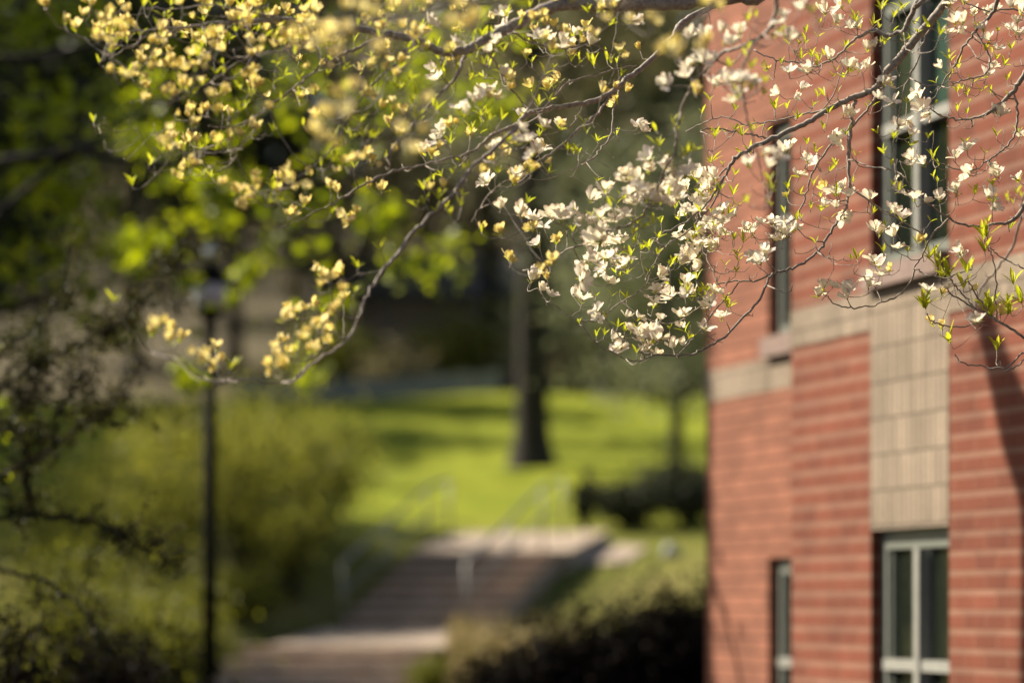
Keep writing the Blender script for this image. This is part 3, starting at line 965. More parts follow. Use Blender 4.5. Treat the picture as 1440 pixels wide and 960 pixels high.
BR = [
    (11.4, 10.9, True, [(1120, -40, 26), (1040, -8, 25), (947, 3, 24), (847, 5, 23), (780, 8, 20), (747, 23, 18), (713, 40, 16), (680, 58, 15), (653, 72, 14), (620, 72, 12), (580, 56, 11), (530, 46, 10), (470, 34, 9), (400, 28, 8), (330, 32, 6), (260, 38, 5), (190, 44, 3), (140, 52, 2)]),
    (12.0, 11.0, False, [(1040, -8, 9), (1000, 10, 9), (960, 32, 9), (947, 50, 8.5), (913, 87, 8), (880, 113, 8), (857, 133, 8), (813, 147, 7.5), (763, 155, 7), (740, 163, 7), (727, 176, 6), (693, 190, 5.5), (667, 212, 5), (630, 223, 5), (580, 236, 5), (540, 246, 4.5), (505, 264, 4), (470, 285, 3), (430, 305, 2), (395, 320, 1.8)]),
    (11.0, 9.9, False, [(740, 163, 6), (697, 207, 5.5), (667, 233, 5.5), (647, 260, 5.5), (620, 290, 5.5), (587, 320, 5.5), (563, 353, 5.5), (540, 380, 5.5), (517, 413, 5), (503, 453, 5), (480, 485, 5), (445, 508, 5), (424, 522, 4.5), (412, 534, 4.5), (390, 538, 4.5), (330, 533, 4), (305, 539, 3.5), (278, 527, 3.5), (250, 508, 3), (218, 500, 2.6), (195, 478, 2.4), (175, 450, 2.2), (163, 426, 2)]),
    (11.7, 11.2, False, [(857, 133, 5), (847, 152, 5), (823, 175, 5), (783, 210, 4.5), (753, 230, 4), (715, 252, 3.5), (690, 272, 3), (663, 312, 2)]),
    (12.2, 11.9, False, [(870, 125, 4), (863, 153, 3.5), (857, 193, 3.2), (838, 218, 3), (818, 232, 2.4)]),
    (11.8, 12.0, True, [(1345, -14, 13), (1322, 15, 12), (1300, 40, 12), (1275, 70, 12), (1250, 100, 11.5), (1230, 125, 10), (1200, 138, 8.5), (1165, 155, 8), (1130, 175, 7.5), (1085, 195, 7), (1045, 215, 6), (1030, 228, 5.5), (1018, 250, 4.5), (995, 285, 4), (970, 308, 3.5), (930, 330, 3), (890, 348, 2.6), (850, 356, 2.2)]),
    (10.3, 11.7, False, [(1100, -30, 8), (1093, 0, 7), (1083, 40, 6), (1050, 62, 5.5), (1015, 76, 5.5), (985, 105, 5), (966, 135, 4.5), (952, 180, 4.5), (950, 215, 4.5), (936, 236, 4.5), (923, 267, 4.5), (907, 298, 4.5), (887, 314, 4.5), (856, 325, 4.5), (825, 340, 4), (796, 352, 3.5), (762, 373, 2.5), (735, 380, 1.8)]),
    (10.3, 10.6, False, [(1083, 40, 5), (1057, 67, 5), (1042, 108, 4.5), (1047, 147, 4), (1057, 187, 3.5), (1067, 227, 3), (1075, 262, 2)]),
    (12.0, 11.9, False, [(1203, 137, 6), (1200, 152, 6), (1195, 185, 6), (1193, 225, 5.5), (1195, 262, 5), (1190, 290, 5), (1173, 320, 5), (1160, 340, 5), (1147, 357, 5), (1120, 375, 5), (1093, 383, 4.8), (1080, 393, 4.8), (1070, 420, 4.6), (1050, 441, 4.6), (1020, 472, 4.4), (990, 490, 4.2), (973, 497, 4), (947, 499, 3.6), (918, 498, 3.4), (898, 494, 3), (873, 473, 2.6), (860, 460, 2.2), (848, 445, 2)]),
    (11.9, 11.8, False, [(918, 498, 2.6), (905, 506, 2.6), (888, 508, 2.6), (862, 496, 2.4), (840, 484, 2.2), (822, 462, 2), (814, 450, 1.8)]),
    (12.0, 12.1, False, [(1018, 250, 4), (1000, 290, 3.8), (962, 328, 3.4), (940, 343, 3.2), (920, 370, 3.2), (910, 397, 3.2), (887, 417, 3), (863, 433, 3), (840, 450, 2.8), (807, 448, 2.4), (787, 435, 2.2), (767, 420, 2), (757, 405, 1.8)]),
    (12.1, 12.2, False, [(1093, 383, 3.5), (1060, 395, 3.2), (1030, 395, 3), (1000, 405, 3), (985, 430, 2.8), (965, 445, 2.4), (955, 455, 2)]),
    (12.1, 12.2, False, [(1040, 395, 3), (1015, 425, 2.8), (995, 450, 2.6), (975, 475, 2.4), (955, 497, 2.2)]),
    (12.4, 12.2, False, [(1030, 228, 4), (1000, 262, 3.6), (980, 300, 3.2), (985, 340, 3), (1000, 375, 2.6), (1010, 400, 2.2)]),
    (11.7, 12.0, True, [(1320, -20, 9), (1292, 0, 8), (1281, 24, 7), (1269, 45, 6.5), (1250, 50, 6), (1228, 44, 5.5), (1200, 57, 5), (1180, 77, 4.5), (1160, 90, 4), (1140, 94, 3.4), (1113, 87, 3), (1087, 83, 2.6), (1060, 70, 2.2)]),
    (11.9, 11.8, False, [(1325, 15, 4), (1305, 45, 3.8), (1288, 90, 3.6), (1271, 127, 3.4), (1264, 167, 2.8), (1260, 200, 2)]),
    (12.0, 12.2, False, [(1250, 100, 5), (1235, 130, 4.6), (1215, 160, 4.4), (1190, 185, 4.2), (1160, 215, 4), (1140, 250, 3.6), (1130, 285, 3.2), (1115, 310, 2.8), (1090, 325, 2.4)]),
    (12.2, 12.5, False, [(1165, 155, 4), (1130, 160, 3.4), (1090, 170, 3), (1050, 175, 2.6), (1020, 165, 2.4), (985, 175, 2.2), (965, 185, 2)]),
    (12.1, 11.9, False, [(1085, 195, 4), (1060, 190, 3.4), (1030, 185, 3), (1000, 180, 2.6), (985, 185, 2.2)]),
    (11.9, 12.1, True, [(1480, 80, 8), (1440, 108, 7.5), (1425, 128, 7), (1400, 152, 6), (1375, 165, 5), (1345, 168, 4), (1318, 160, 3), (1300, 145, 2.4)]),
    (12.0, 11.9, True, [(1480, 240, 7), (1445, 280, 6.5), (1430, 305, 6), (1402, 315, 5), (1362, 317, 4.4), (1335, 307, 4), (1310, 290, 3.2), (1290, 275, 2.6), (1275, 255, 2)]),
    (13.4, 13.8, True, [(1450, 240, 5), (1437, 300, 5), (1425, 345, 5), (1405, 375, 4.6), (1380, 405, 4.2), (1370, 435, 3.6), (1372, 460, 2.8)]),
    (11.9, 12.0, True, [(1490, 520, 7), (1455, 485, 5), (1440, 475, 5), (1410, 455, 4.6), (1385, 440, 4), (1365, 430, 3.4), (1340, 415, 3), (1325, 398, 2.6), (1316, 388, 2.4)]),
    (12.0, 12.0, False, [(1369, 432, 3), (1352, 412, 2.8), (1340, 398, 2.6), (1336, 388, 2.4)]),
    (12.0, 11.9, False, [(1397, 447, 3), (1380, 425, 3), (1366, 402, 2.8), (1360, 388, 2.4)]),
    (12.0, 11.9, False, [(1402, 450, 3), (1400, 420, 3), (1400, 390, 2.8), (1396, 362, 2.6), (1387, 342, 2.4)]),
    (12.0, 11.9, False, [(1385, 452, 3), (1350, 459, 2.8), (1322, 456, 2.6), (1308, 450, 2.4), (1304, 441, 2.4)]),
    (11.9, 12.0, True, [(1480, 470, 6), (1445, 490, 4), (1415, 516, 3), (1385, 515, 2.8), (1352, 510, 2.6), (1343, 498, 2.4)]),
    (11.9, 12.0, False, [(1445, 500, 3), (1425, 518, 3), (1412, 520, 2.6), (1406, 507, 2.4)]),
    (11.9, 12.0, True, [(1480, 400, 5), (1445, 382, 3), (1425, 370, 2.8), (1402, 357, 2.6), (1388, 345, 2.4)]),
    (11.9, 12.0, False, [(1455, 425, 3), (1436, 416, 2.6), (1427, 407, 2.4)]),
    (11.8, 12.0, True, [(1430, -40, 8), (1405, -10, 7), (1398, 15, 6), (1372, 45, 5), (1356, 65, 4.4), (1345, 88, 4), (1330, 110, 3), (1318, 130, 2)]),
    (12.0, 12.1, True, [(1480, 40, 6), (1425, 14, 4), (1390, 16, 3.4), (1362, 6, 3), (1340, -6, 2.4)]),
    (12.1, 12.0, False, [(1425, 128, 5), (1432, 165, 4.6), (1420, 200, 4.2), (1395, 222, 3.8), (1365, 240, 3.2), (1335, 235, 2.6), (1310, 225, 2.2)]),
    (12.0, 12.0, False, [(1372, 45, 4), (1390, 75, 3.6), (1385, 105, 3.2), (1360, 112, 3), (1340, 118, 2.4)]),
    (12.1, 12.2, False, [(1335, 307, 4), (1312, 330, 3.6), (1300, 352, 3.6), (1287, 377, 3.4), (1280, 397, 3.4), (1260, 417, 3.2), (1243, 424, 3), (1213, 432, 2.8), (1190, 433, 2.6), (1173, 427, 2.2), (1163, 416, 2)]),
    (12.1, 12.0, False, [(1287, 377, 3), (1302, 386, 3), (1330, 390, 2.8), (1350, 383, 2.6), (1367, 379, 2.2)]),
    (12.2, 12.2, False, [(1195, 262, 3.4), (1225, 285, 3), (1250, 300, 3), (1275, 315, 2.6), (1300, 330, 2.2)]),
    (11.9, 11.7, False, [(1193, 225, 3), (1225, 235, 2.8), (1255, 240, 2.6), (1275, 250, 2.2)]),
    # left sprays
    (11.2, 10.9, False, [(540, 48, 6), (510, 64, 5.5), (480, 78, 5.5), (443, 100, 5), (417, 123, 5), (387, 143, 4.6), (360, 163, 4.2), (335, 176, 3.6), (312, 180, 3), (293, 177, 2)]),
    (10.9, 10.8, False, [(360, 163, 3.4), (357, 185, 3.2), (341, 203, 3), (320, 213, 2.8), (300, 216, 2.4), (283, 212, 2)]),
    (10.9, 10.8, False, [(333, 208, 2.8), (328, 226, 2.8), (308, 241, 2.8), (291, 234, 2.6), (276, 216, 2.4), (273, 190, 2), (268, 180, 1.8)]),
    (11.0, 10.6, False, [(470, 34, 5), (440, 58, 4.4), (400, 70, 4), (350, 80, 3.4), (310, 105, 3), (280, 122, 2.4), (235, 115, 2)]),
    (11.0, 10.5, False, [(260, 38, 3), (220, 50, 2.8), (180, 56, 2.6), (140, 58, 2.4), (105, 50, 2.2), (78, 34, 2), (62, 12, 1.8)]),
    (11.0, 10.8, False, [(200, 44, 2.4), (195, 62, 2.4), (178, 68, 2.4), (160, 62, 2.2), (150, 48, 2)]),
    (11.1, 10.4, False, [(580, 56, 6), (555, 90, 5), (520, 125, 4.4), (490, 165, 4), (465, 210, 3.4), (430, 240, 3), (395, 262, 2.4), (350, 275, 2)]),
    (11.1, 10.8, False, [(653, 80, 6), (640, 110, 5), (610, 140, 4.4), (585, 170, 4), (560, 200, 3.4), (540, 225, 3)]),
    (11.0, 11.0, False, [(400, 28, 5), (370, 20, 4), (330, 12, 3.4), (290, 8, 3), (240, 14, 2.4), (200, 10, 2)]),
    (11.3, 11.6, False, [(713, 40, 5), (750, 62, 4), (790, 68, 3.4), (830, 62, 3), (860, 75, 2.6)]),
    (11.6, 11.8, False, [(763, 155, 4), (797, 118, 3.6), (835, 106, 3.2), (870, 97, 3), (895, 92, 2.4)]),
    (11.2, 11.4, False, [(680, 62, 5), (700, 95, 4), (720, 125, 3.4), (735, 145, 3)]),
    # nearer, well out of focus
    (9.6, 7.8, True, [(1180, -60, 10), (1050, -30, 9), (860, -14, 8), (720, -2, 7), (620, 8, 6.5), (540, 24, 6), (470, 48, 5), (425, 66, 4), (390, 72, 3)]),
    (8.4, 8.0, False, [(720, -2, 5), (690, 20, 4.6), (665, 40, 4.2), (648, 55, 3.4)]),
    (8.2, 8.3, False, [(560, 20, 6), (530, 60, 5.6), (508, 90, 5.4), (512, 118, 5), (492, 130, 4.6), (465, 165, 4), (450, 200, 3)]),
    (9.0, 8.8, False, [(1050, -30, 6), (1010, 0, 5), (975, 40, 4.4), (950, 72, 3.4)]),
]
for y0, y1, root, rows in BR:
    branch(lin(y0, y1, rows), root)
nodes_p, nodes_px = [np.array(x) for x in nodes_p], [np.array(x) for x in nodes_px]

# ---- where blossoms (o open, y young yellow, B near and blurred) and leaf shoots stand, in photo pixels
def tx(s, ox, oy, k):
    out = []
    for q in s.split():
        a, b_ = q.split(',')
        out.append((ox + float(a) / k, oy + float(b_) / k))
    return out


OPEN = tx('85,170 160,135 180,185 240,150 410,100 435,160 495,40 600,60 645,100 735,120 780,210 700,290 850,355 890,435 910,530 960,575 1000,420 1010,465 1095,290 1115,150 1180,100 1270,130 1295,175 1280,320 1340,490 1150,670 1200,640 1215,740 1290,835 1330,745 1415,760 1420,580 1155,820 1085,845 1020,855 975,845 920,805 965,680 1020,695 885,890 930,925 790,845 700,830 655,820 590,870 680,920 640,600 680,480 525,680 570,690 490,740 440,640 395,670 345,650 280,700 175,345 130,370 210,340 310,365 250,345 230,415 410,400 500,380 20,330 55,265 85,265 15,300 745,300 430,940 380,945 20,740 20,800 70,760 130,750 170,900 60,850 10,900 1405,140 1430,60 1390,30 1225,60 1150,100 1380,130 620,250 670,30 1130,20 1190,10', 960, 0, 3)
OPEN += tx('885,85 20,600 145,645 250,680 340,650 400,670 440,670 515,690 490,610 585,550 690,500 650,660 810,400 830,430 960,290 950,370 1060,370 1090,340 1190,390 1230,370 840,510 910,530 870,580 930,500 1080,470 1130,430 1180,490 1130,550 1030,560 1260,420 1360,400 1340,470 1400,480 750,690 800,660 720,690 640,810 690,820 780,790 620,900 570,930 690,920 800,940 1190,640 1240,620 1200,790 1320,700 1360,740 1420,700 1400,770 1290,830 1340,860 1200,900 1150,930 1290,950 1390,830 980,560 880,480 1050,520 1300,560', 700, 160, 4.4875)
OPEN += tx('1090,70 1180,70 1110,130 1040,155 1010,210 1195,160 1110,180 1120,230 1340,200 1325,270 1320,320 1390,285 1430,160 1430,380 1015,310 1080,350 800,225 885,295 1255,385 1265,450 1320,420 1315,480 1280,500 1225,440 1145,475 1165,520 1270,530 1400,510 1300,440 1330,460 1285,470 1090,25', 480, 320, 3)
OPEN += tx('25,50 65,80 20,130 15,240 50,280 130,280 10,370 100,345 165,385 100,430 295,25 310,140 345,115 380,50 430,35 470,15 830,30 890,40 810,145 785,250 795,225 700,270 590,265 570,290 1170,110 270,15 130,10 830,165 330,150', 960, 320, 3)
YOUNG = tx('355,295 445,310 535,300 60,400 440,830 600,800 680,925', 960, 0, 3)
YOUNG += tx('290,90 400,90 130,185 250,225 170,370 120,420 215,350 370,810 230,730 250,830 290,720 15,755 70,920 350,940', 700, 160, 4.4875)
YOUNG += tx('870,220 880,165 705,130 905,60 665,25 590,10 800,10', 480, 320, 3)
YOUNG += tx('870,185 990,60 1030,275 1095,280 1120,260 1240,265 1340,370 1240,400 1055,410 1095,425', 960, 320, 3)
YOUNG += tx('200,30 275,95 320,125 350,70 385,30 370,10 450,75 480,45 510,30 450,130 485,120 520,100 430,125 680,135 700,165 690,195 755,130 900,130 880,170 910,165 940,160 1020,130 1050,130 600,240 630,250 590,270 660,245 570,300 560,325 525,335 610,340 640,300 690,290 620,380 600,370 720,270 745,285 770,290 800,240 785,300 820,290 860,270 880,260 710,400 725,410 745,385 770,370 790,370 930,400 910,410 940,385 800,495 815,470 865,470 880,460 915,480 940,475 970,485 815,530 715,600 730,590 710,640 790,605 800,590 1010,575 1050,540 930,600 965,600 780,720 800,700 765,760 985,810 1040,810 1075,780 1075,810 1175,760 1215,730 1300,735 1290,800 1240,760 1225,900 1215,910 1380,290 1350,280 1060,320 1080,350 1070,380 1055,370 1060,240 1110,190 1160,205 1190,185 1230,175 1240,210 1260,260 1140,80 1150,65 1130,135 1040,45 1090,20 1210,70 1340,60 1320,40 1290,60 1140,465 1400,800 1390,790 1425,815', 0, 0, 3)
YOUNG += tx('100,390 145,410 160,455 400,305 270,475 250,490 495,465 520,480 200,530 240,570 350,650 380,665 35,685 15,690 110,660 600,400 645,385 620,420 700,340 690,320 980,150 890,215 950,205 1050,190 1030,120 780,240 835,165 870,375 920,340 895,360 800,375 855,540 925,540 830,630 810,650 740,605 670,635 590,730 610,775 745,740 780,720 730,775 800,710 1160,430 1205,390 1100,395 425,560 460,540 370,105 1030,10 30,930 60,900 15,910', 480, 0, 3)
YOUNG += tx('275,350 250,375 340,410 385,405 495,515 520,480 560,450 580,510 560,535 830,530 860,490 885,420 870,510 920,470 940,470 890,540 1000,390 1050,340 1090,380 1130,350 1080,330 1040,460 1010,460 1120,420 880,305 915,260 945,300 990,260 1030,245 1055,150 1110,120 1085,110 1170,80 1160,100 1140,250 1130,270 1170,180 1180,210', 140, 360, 3.43)
NEAR = tx('1250,160 1350,180 1390,150 1330,190 1400,130 1420,420 1370,490 1340,560 1340,590 1400,500', 0, 0, 3)
NEAR += tx('85,50 150,50 200,40 250,35 290,20 330,10 500,120 480,110 540,100 560,80 30,150 10,175 140,230 150,210 20,380 50,370 365,440 260,560 285,650 1380,210 1420,220 1420,190', 480, 0, 3)
NEAR += [(1003, 4), (990, 8), (1012, 10), (880, 28), (915, 32), (985, 62)]
LEAF = tx('545,60 580,100 705,20 840,40 890,75 930,40 910,50 800,110 830,120 520,140 490,190 520,185 570,160 450,190 380,165 500,250 545,245 575,260 600,235 650,300 680,330 655,390 570,410 550,450 390,465 440,460 340,405 115,425 80,480 120,555 180,560 250,575 215,550 310,540 355,555 525,610 690,570 730,660 645,700 850,650 890,590 1035,585 1080,700 960,195 850,190 835,180 990,140 1045,115 1085,150 940,170 1130,260 1135,310 1165,290 1160,390 1180,380 1210,435 1300,395 1325,575 1275,650 1305,225 1370,340 1385,210 1395,860 1200,480 1160,470 495,820 500,920 430,900 540,880 620,930 20,640 45,640 120,690 170,695 220,740 275,210 200,285 570,280 1310,860 1420,560 1290,940 800,450 780,460 1075,770 880,700', 960, 0, 3)
LEAF += tx('470,250 510,250 440,230 630,180 990,190 1020,210 1000,110 1110,40 1130,110 1170,250 1220,240 1150,280 1350,300 1085,280 715,590 750,570 800,550 590,650 470,750 860,700 910,720 980,690 1030,690 1120,600 905,860 955,860 855,820 790,880 840,900 1270,780 1100,940 890,450 1250,740 1310,800', 700, 160, 4.4875)
LEAF += tx('165,95 70,170 1075,460 1110,455 1165,420 1195,440 1245,530 1005,405 1075,290 1085,215 1165,150 1190,110 1265,95 1300,90 1380,155 1210,190 1385,430 1240,440 1115,380 975,15', 480, 320, 3)
LEAF += tx('710,135 735,135 190,340 235,145 225,190 1040,130 1075,170 1090,215 1125,205 1200,195 1270,55 1275,105 1395,240 1430,320 1025,345 1130,490 1325,520 1385,365 1280,345 1300,375 1365,345 850,105 950,105 1185,260 1310,330 1270,40 1120,215 1370,370 1015,340 30,200 60,220 90,260 40,310 10,300 25,470 10,440 200,330', 960, 320, 3)
LEAF += tx('945,40 835,240 855,740 895,750 1165,860 1155,800 1280,530 1035,450 1005,470 1060,410 840,630 865,625 910,635 1255,20 720,25 950,180 930,210 970,170 845,365 945,310 910,315 590,155 710,80 1395,900 1355,700 1410,580 1170,340 1150,360 1200,320 960,590 1130,60 1180,120 1260,100 1300,30 1060,90 860,90 660,110 1010,40', 0, 0, 3)
LEAF += tx('285,340 325,350 245,380 315,395 375,375 400,470 80,515 590,490 630,505 590,520 610,490 720,180 685,220 785,195 600,205 625,280 540,340 875,430 830,450 550,560 1075,600 955,640 1000,655 980,650 40,590 90,580 150,570 120,585 510,720 470,735 540,715 390,760 425,745 440,880 400,895 350,860 410,845 460,910 510,825 700,600 390,450 1130,110 1180,320 970,260 160,160 330,200 440,250 640,140 720,290 300,440', 480, 0, 3)
LEAF += tx('65,215 75,225 665,520 630,545 1075,275 1245,60 1230,175 945,460 350,440', 140, 360, 3.43)
for _ in range(85):
    YOUNG.append((rng.uniform(130, 900), rng.uniform(0, 75)))
for _ in range(30):
    YOUNG.append((rng.uniform(300, 800), rng.uniform(80, 300)))
for _ in range(150):
    LEAF.append((rng.uniform(130, 880), rng.uniform(0, 300) if rng.uniform() < .6 else rng.uniform(0, 110)))
for _ in range(90):
    LEAF.append((rng.uniform(1000, 1445), rng.uniform(10, 350)))
BUSH = [(rng.uniform(985, 1440), rng.uniform(5, 400)) for _ in range(130)]          # bare zigzag twig ends
BUSH += [(rng.uniform(820, 1060), rng.uniform(200, 480)) for _ in range(80)]
BUSH += [(rng.uniform(1000, 1440), rng.uniform(5, 360)) for _ in range(50)]
LEAF += [(rng.uniform(860, 1040), rng.uniform(250, 440)) for _ in range(45)]
BUSH += [(rng.uniform(130, 860), rng.uniform(0, 260)) for _ in range(150)]

npx = np.array(nodes_px)
nY = np.array([p[1] for p in nodes_p])
main_n = len(nodes_p)
near_mask = nY < 9.3 * DS
targets = []
for kind, lst in (('o', OPEN), ('y', YOUNG), ('B', NEAR), ('l', LEAF), ('t', BUSH)):
    for a, b_ in lst:
        d = np.hypot(npx[:, 0] - a, npx[:, 1] - b_) + np.where(near_mask, 0 if kind == 'B' else 500, 500 if kind == 'B' else 0)
        k = int(np.argmin(d))
        Y = nY[k] + rng.normal() * (.10 if kind == 'o' else .16) + (.0 if kind != 'y' else rng.normal() * .25)
        targets.append((d[k], kind, P(a, b_, Y), k))
targets.sort(key=lambda q: q[0])
NP = np.array(nodes_p)
NB = list(nodes_b)
NR = list(nodes_r)
tips = []
for d0, kind, tip, k0 in targets:
    dd = NP - tip
    dist = np.linalg.norm(dd, axis=1) + np.maximum(dd[:, 2], 0) * .6
    if kind == 'B':
        dist = np.where(NP[:, 1] < 9.4 * DS, dist, dist + 5)
    k = int(np.argmin(dist))
    p0 = NP[k]
    L = float(np.linalg.norm(tip - p0))
    upv = np.array((rng.normal() * .35, rng.normal() * .35, 1.0))
    upv /= np.linalg.norm(upv)
    end = tip
    if L > .02:
        dirh = (tip - p0) / L
        p1 = p0 + dirh * L * .38 + np.array((0, 0, -.20 * L)) + rng.normal(size=3) * .06 * L
        p2 = end - upv * min(L * .4, .07)
        n = max(5, min(12, int(L / .025)))
        tt = np.linspace(0, 1, n)[:, None]
        cv = (1 - tt) ** 3 * p0 + 3 * (1 - tt) ** 2 * tt * p1 + 3 * (1 - tt) * tt ** 2 * p2 + tt ** 3 * end
        cv[1:-1] += rng.normal(size=(n - 2, 3)) * .002
        r0 = min(NR[k] * .8, .0018 + .005 * min(L, .5))
        r1 = .0012
        rad = np.linspace(r0, r1, n)
        # dogwood twigs swell a little at the nodes
        rad = rad * (1 + .18 * (np.arange(n) % 3 == 0))
        branch_mb[NB[k]].tube(cv, rad, 5)
        NP = np.vstack([NP, cv[1:-1]])
        NB += [NB[k]] * (n - 2)
        NR += rad[1:-1].tolist()
        tdir = end - cv[-2]
    else:
        tdir = upv
    tips.append((kind, end, tdir / (np.linalg.norm(tdir) + 1e-9), NB[k]))




# ---- blossom and leaf shoot shapes
def blossom_mb(young, seed):
    r = np.random.default_rng(seed)
    mb_ = MB()
    nb = 4
    L0 = .040 if not young else .031
    W0 = .040 if not young else .029
    open_ = r.uniform(.45, 1.15) if not young else r.uniform(.7, 1.2)     # elevation of the bracts
    for i in range(nb):
        th = i * math.pi / 2 + r.normal() * .12
        L = L0 * r.uniform(.85, 1.15) * (1.08 if i % 2 else .95)
        W = W0 * r.uniform(.85, 1.15)
        el0 = open_ + r.normal() * .22
        curl = r.uniform(-.9, .9) if not young else r.uniform(-.3, 1.2)
        nu, nv = 6, 5
        V, Cc = [], []
        pos = np.array((.003, 0.0))
        el = el0
        wt = r.normal() * .25
        for a in range(nu + 1):
            u = a / nu
            hw = W * .5 * (.22 + 1.15 * u ** .8 - .52 * u ** 4)
            for j in range(nv):
                v = -1 + 2 * j / (nv - 1)
                notch = (.16 * math.exp(-(v / .35) ** 2) + .10 * v * v) * L * max(0, u - .6) / .4
                cup = (.34 + .2 * math.sin(seed + i)) * hw * v * v
                wav = .06 * hw * math.sin(5 * v + i + 6 * u)
                rr = pos[0] - notch * math.cos(el)
                zz = pos[1] - notch * math.sin(el)
                nrm = np.array((-math.sin(el), math.cos(el)))
                x = rr + nrm[0] * (cup + wav)
                z = zz + nrm[1] * (cup + wav) + wt * hw * v * u
                y = hw * v * (1 - .12 * abs(v))
                V.append((x * math.cos(th) - y * math.sin(th), x * math.sin(th) + y * math.cos(th), z + .002))
                Cc.append(max(0.0, (u - .82) / .18) * math.exp(-(v / .5) ** 2) * .95 + .08 * r.uniform())
            el += curl / nu
            pos = pos + np.array((math.cos(el), math.sin(el))) * L / nu
        Fq = [(a * nv + j, a * nv + j + 1, (a + 1) * nv + j + 1, (a + 1) * nv + j) for a in range(nu) for j in range(nv - 1)]
        mb_.add(V, Fq, Cc)
    return mb_


def button_mb(seed):
    r = np.random.default_rng(seed)
    mb_ = MB()
    for i in range(9):
        th = i * 2.4
        rr = .0042 * math.sqrt(i / 9)
        mb_.lathe([(.0004, -.002), (.0017, .0), (.0017, .002), (.0004, .0036)], 5, (rr * math.cos(th), rr * math.sin(th), .004 + .002 * (1 - i / 9)))
    mb_.tube([(0, 0, -.006), (0, 0, .004)], .0012, 5)
    return mb_


def mesh_of(mb_, name, m1, mb2=None, m2=None):
    o_ = mb_.build(name, m1)
    me = o_.data
    bpy.data.objects.remove(o_)
    if mb2:
        n1 = mb_.n
        v = np.concatenate(mb_.v + mb2.v)
        f1 = len(mb_.f)
        fcs = mb_.f + [tuple(i + n1 for i in q) for q in mb2.f]
        me = bpy.data.meshes.new(name)
        me.from_pydata(v.tolist(), [], fcs)
        a = me.attributes.new('tint', 'FLOAT', 'POINT')
        a.data.foreach_set('value', np.concatenate(mb_.c + mb2.c).astype(np.float32))
        me.materials.append(m1)
        me.materials.append(m2)
        me.polygons.foreach_set('material_index', [0] * f1 + [1] * len(mb2.f))
        me.polygons.foreach_set('use_smooth', [True] * len(fcs))
        me.update()
    return me


NV = 12
open_src = [(blossom_mb(False, s), button_mb(s)) for s in range(NV)]
young_src = [(blossom_mb(True, 50 + s), button_mb(50 + s)) for s in range(NV)]
open_me = [mesh_of(a, 'blossom', M['bract'], b_, M['button']) for a, b_ in open_src]
young_me = [mesh_of(a, 'blossom', M['young_bract'], b_, M['button']) for a, b_ in young_src]


def frame_of(d):
    d = Vector(d).normalized()
    q = d.to_track_quat('Z', 'Y')
    return q.to_matrix() @ Matrix.Rotation(rng.uniform(0, 6.28), 3, 'Z')


flowers = []
for kind, p, d, bid in tips:
    if kind in 'oyB':
        d = np.asarray(d) * .9 + np.array((0, -.12, .5)) + rng.normal(size=3) * .38
        yng = kind == 'y' or (kind == 'B' and (to_px(p)[0] < 980 or rng.uniform() < .7))
        if kind == 'y' and to_px(p)[0] > 560 and rng.uniform() < .35:
            yng = False
        s = rng.uniform(.86, 1.2) if kind != 'y' else rng.uniform(.88, 1.2)
        flowers.append((s / p[1] * (1.0 if not yng else .8), yng, p, frame_of(d), s))
        if rng.uniform() < (.62 if kind == 'o' else .5):           # a second bloom on the same spur
            p2 = p + rng.normal(size=3) * np.array((.03, .03, .02))
            branch_mb[bid].tube(curve([p - np.asarray(d) * .02, (p - np.asarray(d) * .012 + p2) / 2 + np.array((0, 0, -.006)), p2 + np.array((0, 0, .002))], 3), np.linspace(.0013, .001, 7), 4)
            flowers.append((s / p2[1] * .7, yng, p2, frame_of(d + rng.normal(size=3) * .5), s * .85))


def visible(p):
    a, b_ = to_px(p)
    return 8 < a < 1432 and 8 < b_ < 952


flowers.sort(key=lambda q: -q[0] * (1 if visible(q[2]) else .01))
for i, (_, yng, p, R, s) in enumerate(flowers[:100]):
    o_ = bpy.data.objects.new('blossom', (young_me if yng else open_me)[i % NV])
    COL.objects.link(o_)
    o_.parent = dog
    o_.matrix_local = Matrix.Translation(Vector(p - DT)) @ (R * s).to_4x4()
rest = {}
for yng in (False, True):
    va, fa, ca, mi, n0 = [], [], [], [], 0
    for i, (_, yg, p, R, s) in enumerate(flowers[100:]):
        if yg != yng:
            continue
        a, b_ = (young_src if yng else open_src)[i % NV]
        Rm = np.array(R) * s
        for src, mid in ((a, 0), (b_, 1)):
            v = np.concatenate(src.v) @ Rm.T + (p - DT)
            va.append(v)
            fa += [tuple(k + n0 for k in q) for q in src.f]
            ca.append(np.concatenate(src.c))
            mi += [mid + (2 if yng else 0)] * len(src.f)
            n0 += len(v)
    rest[yng] = (va, fa, ca, mi, n0)
va = rest[False][0] + rest[True][0]
off = rest[False][4]
fa = rest[False][1] + [tuple(k + off for k in q) for q in rest[True][1]]
me = bpy.data.meshes.new('blossoms')
me.from_pydata(np.concatenate(va).tolist(), [], fa)
a = me.attributes.new('tint', 'FLOAT', 'POINT')
a.data.foreach_set('value', np.concatenate(rest[False][2] + rest[True][2]).astype(np.float32))
for k in ('bract', 'button', 'young_bract', 'button'):
    me.materials.append(M[k])
me.polygons.foreach_set('material_index', rest[False][3] + rest[True][3])
me.polygons.foreach_set('use_smooth', [True] * len(me.polygons))
me.update()
o_ = bpy.data.objects.new('blossoms', me)
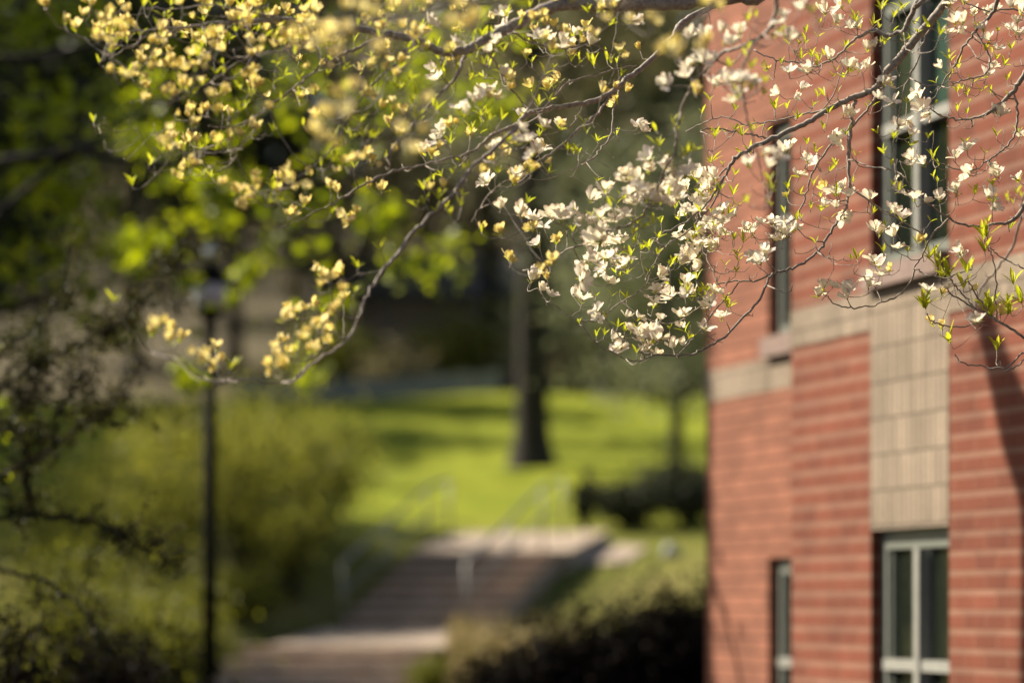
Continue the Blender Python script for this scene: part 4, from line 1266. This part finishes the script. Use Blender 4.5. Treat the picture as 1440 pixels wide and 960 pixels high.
COL.objects.link(o_)
o_.parent = dog
o_['kind'] = 'stuff'

for mb_ in branch_mb:
    mb_.v = [v - DT for v in mb_.v]
    mb_.build('branch', M['bark'], dog)
lv = MB()


def blade(p, d, up_, L, W):
    """one narrow pointed young leaf, curved outwards"""
    d = d / np.linalg.norm(d)
    side = np.cross(d, up_)
    side /= np.linalg.norm(side) + 1e-9
    nrm = np.cross(side, d)
    V = []
    for u, wv in ((0, .12), (.3, .8), (.55, 1.0), (.8, .6), (1, .03)):
        c_ = p + d * L * u - nrm * L * .22 * u * u
        V += [c_ - side * W * wv * .5 + nrm * W * .18 * wv, c_ - nrm * W * .05, c_ + side * W * wv * .5 + nrm * W * .18 * wv]
    Fq = [(i * 3 + j, i * 3 + j + 1, i * 3 + j + 4, i * 3 + j + 3) for i in range(4) for j in range(2)]
    lv.add(V, Fq)


for kind, p, d, bid in tips:
    d = np.asarray(d)
    nbl, L0 = (0, 0)
    if kind == 'l':
        nbl, L0 = int(rng.integers(2, 5)), rng.uniform(.028, .048)
        a_, b2_ = to_px(p)
        if a_ > 1290 and b2_ > 330:      # vigorous shoots at the end of the lowest branch
            nbl, L0 = 5, rng.uniform(.055, .075)
    elif kind in 'oyB' and rng.uniform() < .6:
        nbl, L0 = 2, rng.uniform(.02, .04)
    if kind == 'l':
        d = d * .7 + np.array((0, 0, .6))
    d = d / np.linalg.norm(d)
    ph = rng.uniform(0, 6.28)
    e1 = np.cross(d, (0.3, .9, .1))
    e1 /= np.linalg.norm(e1)
    e2 = np.cross(d, e1)
    for i in range(nbl):
        th = ph + i * math.pi + (math.pi / 2 if i >= 2 else 0)
        out = e1 * math.cos(th) + e2 * math.sin(th)
        sp_ = rng.uniform(.40, .95) if i < 2 else rng.uniform(.15, .4)
        blade(p - (0 if kind == 'l' else .012) * d, d + out * sp_, -out, L0 * rng.uniform(.75, 1.25), L0 * rng.uniform(.19, .29))
lv.v = [v - DT for v in lv.v]
lv.build('foliage', M['shoot'], dog)
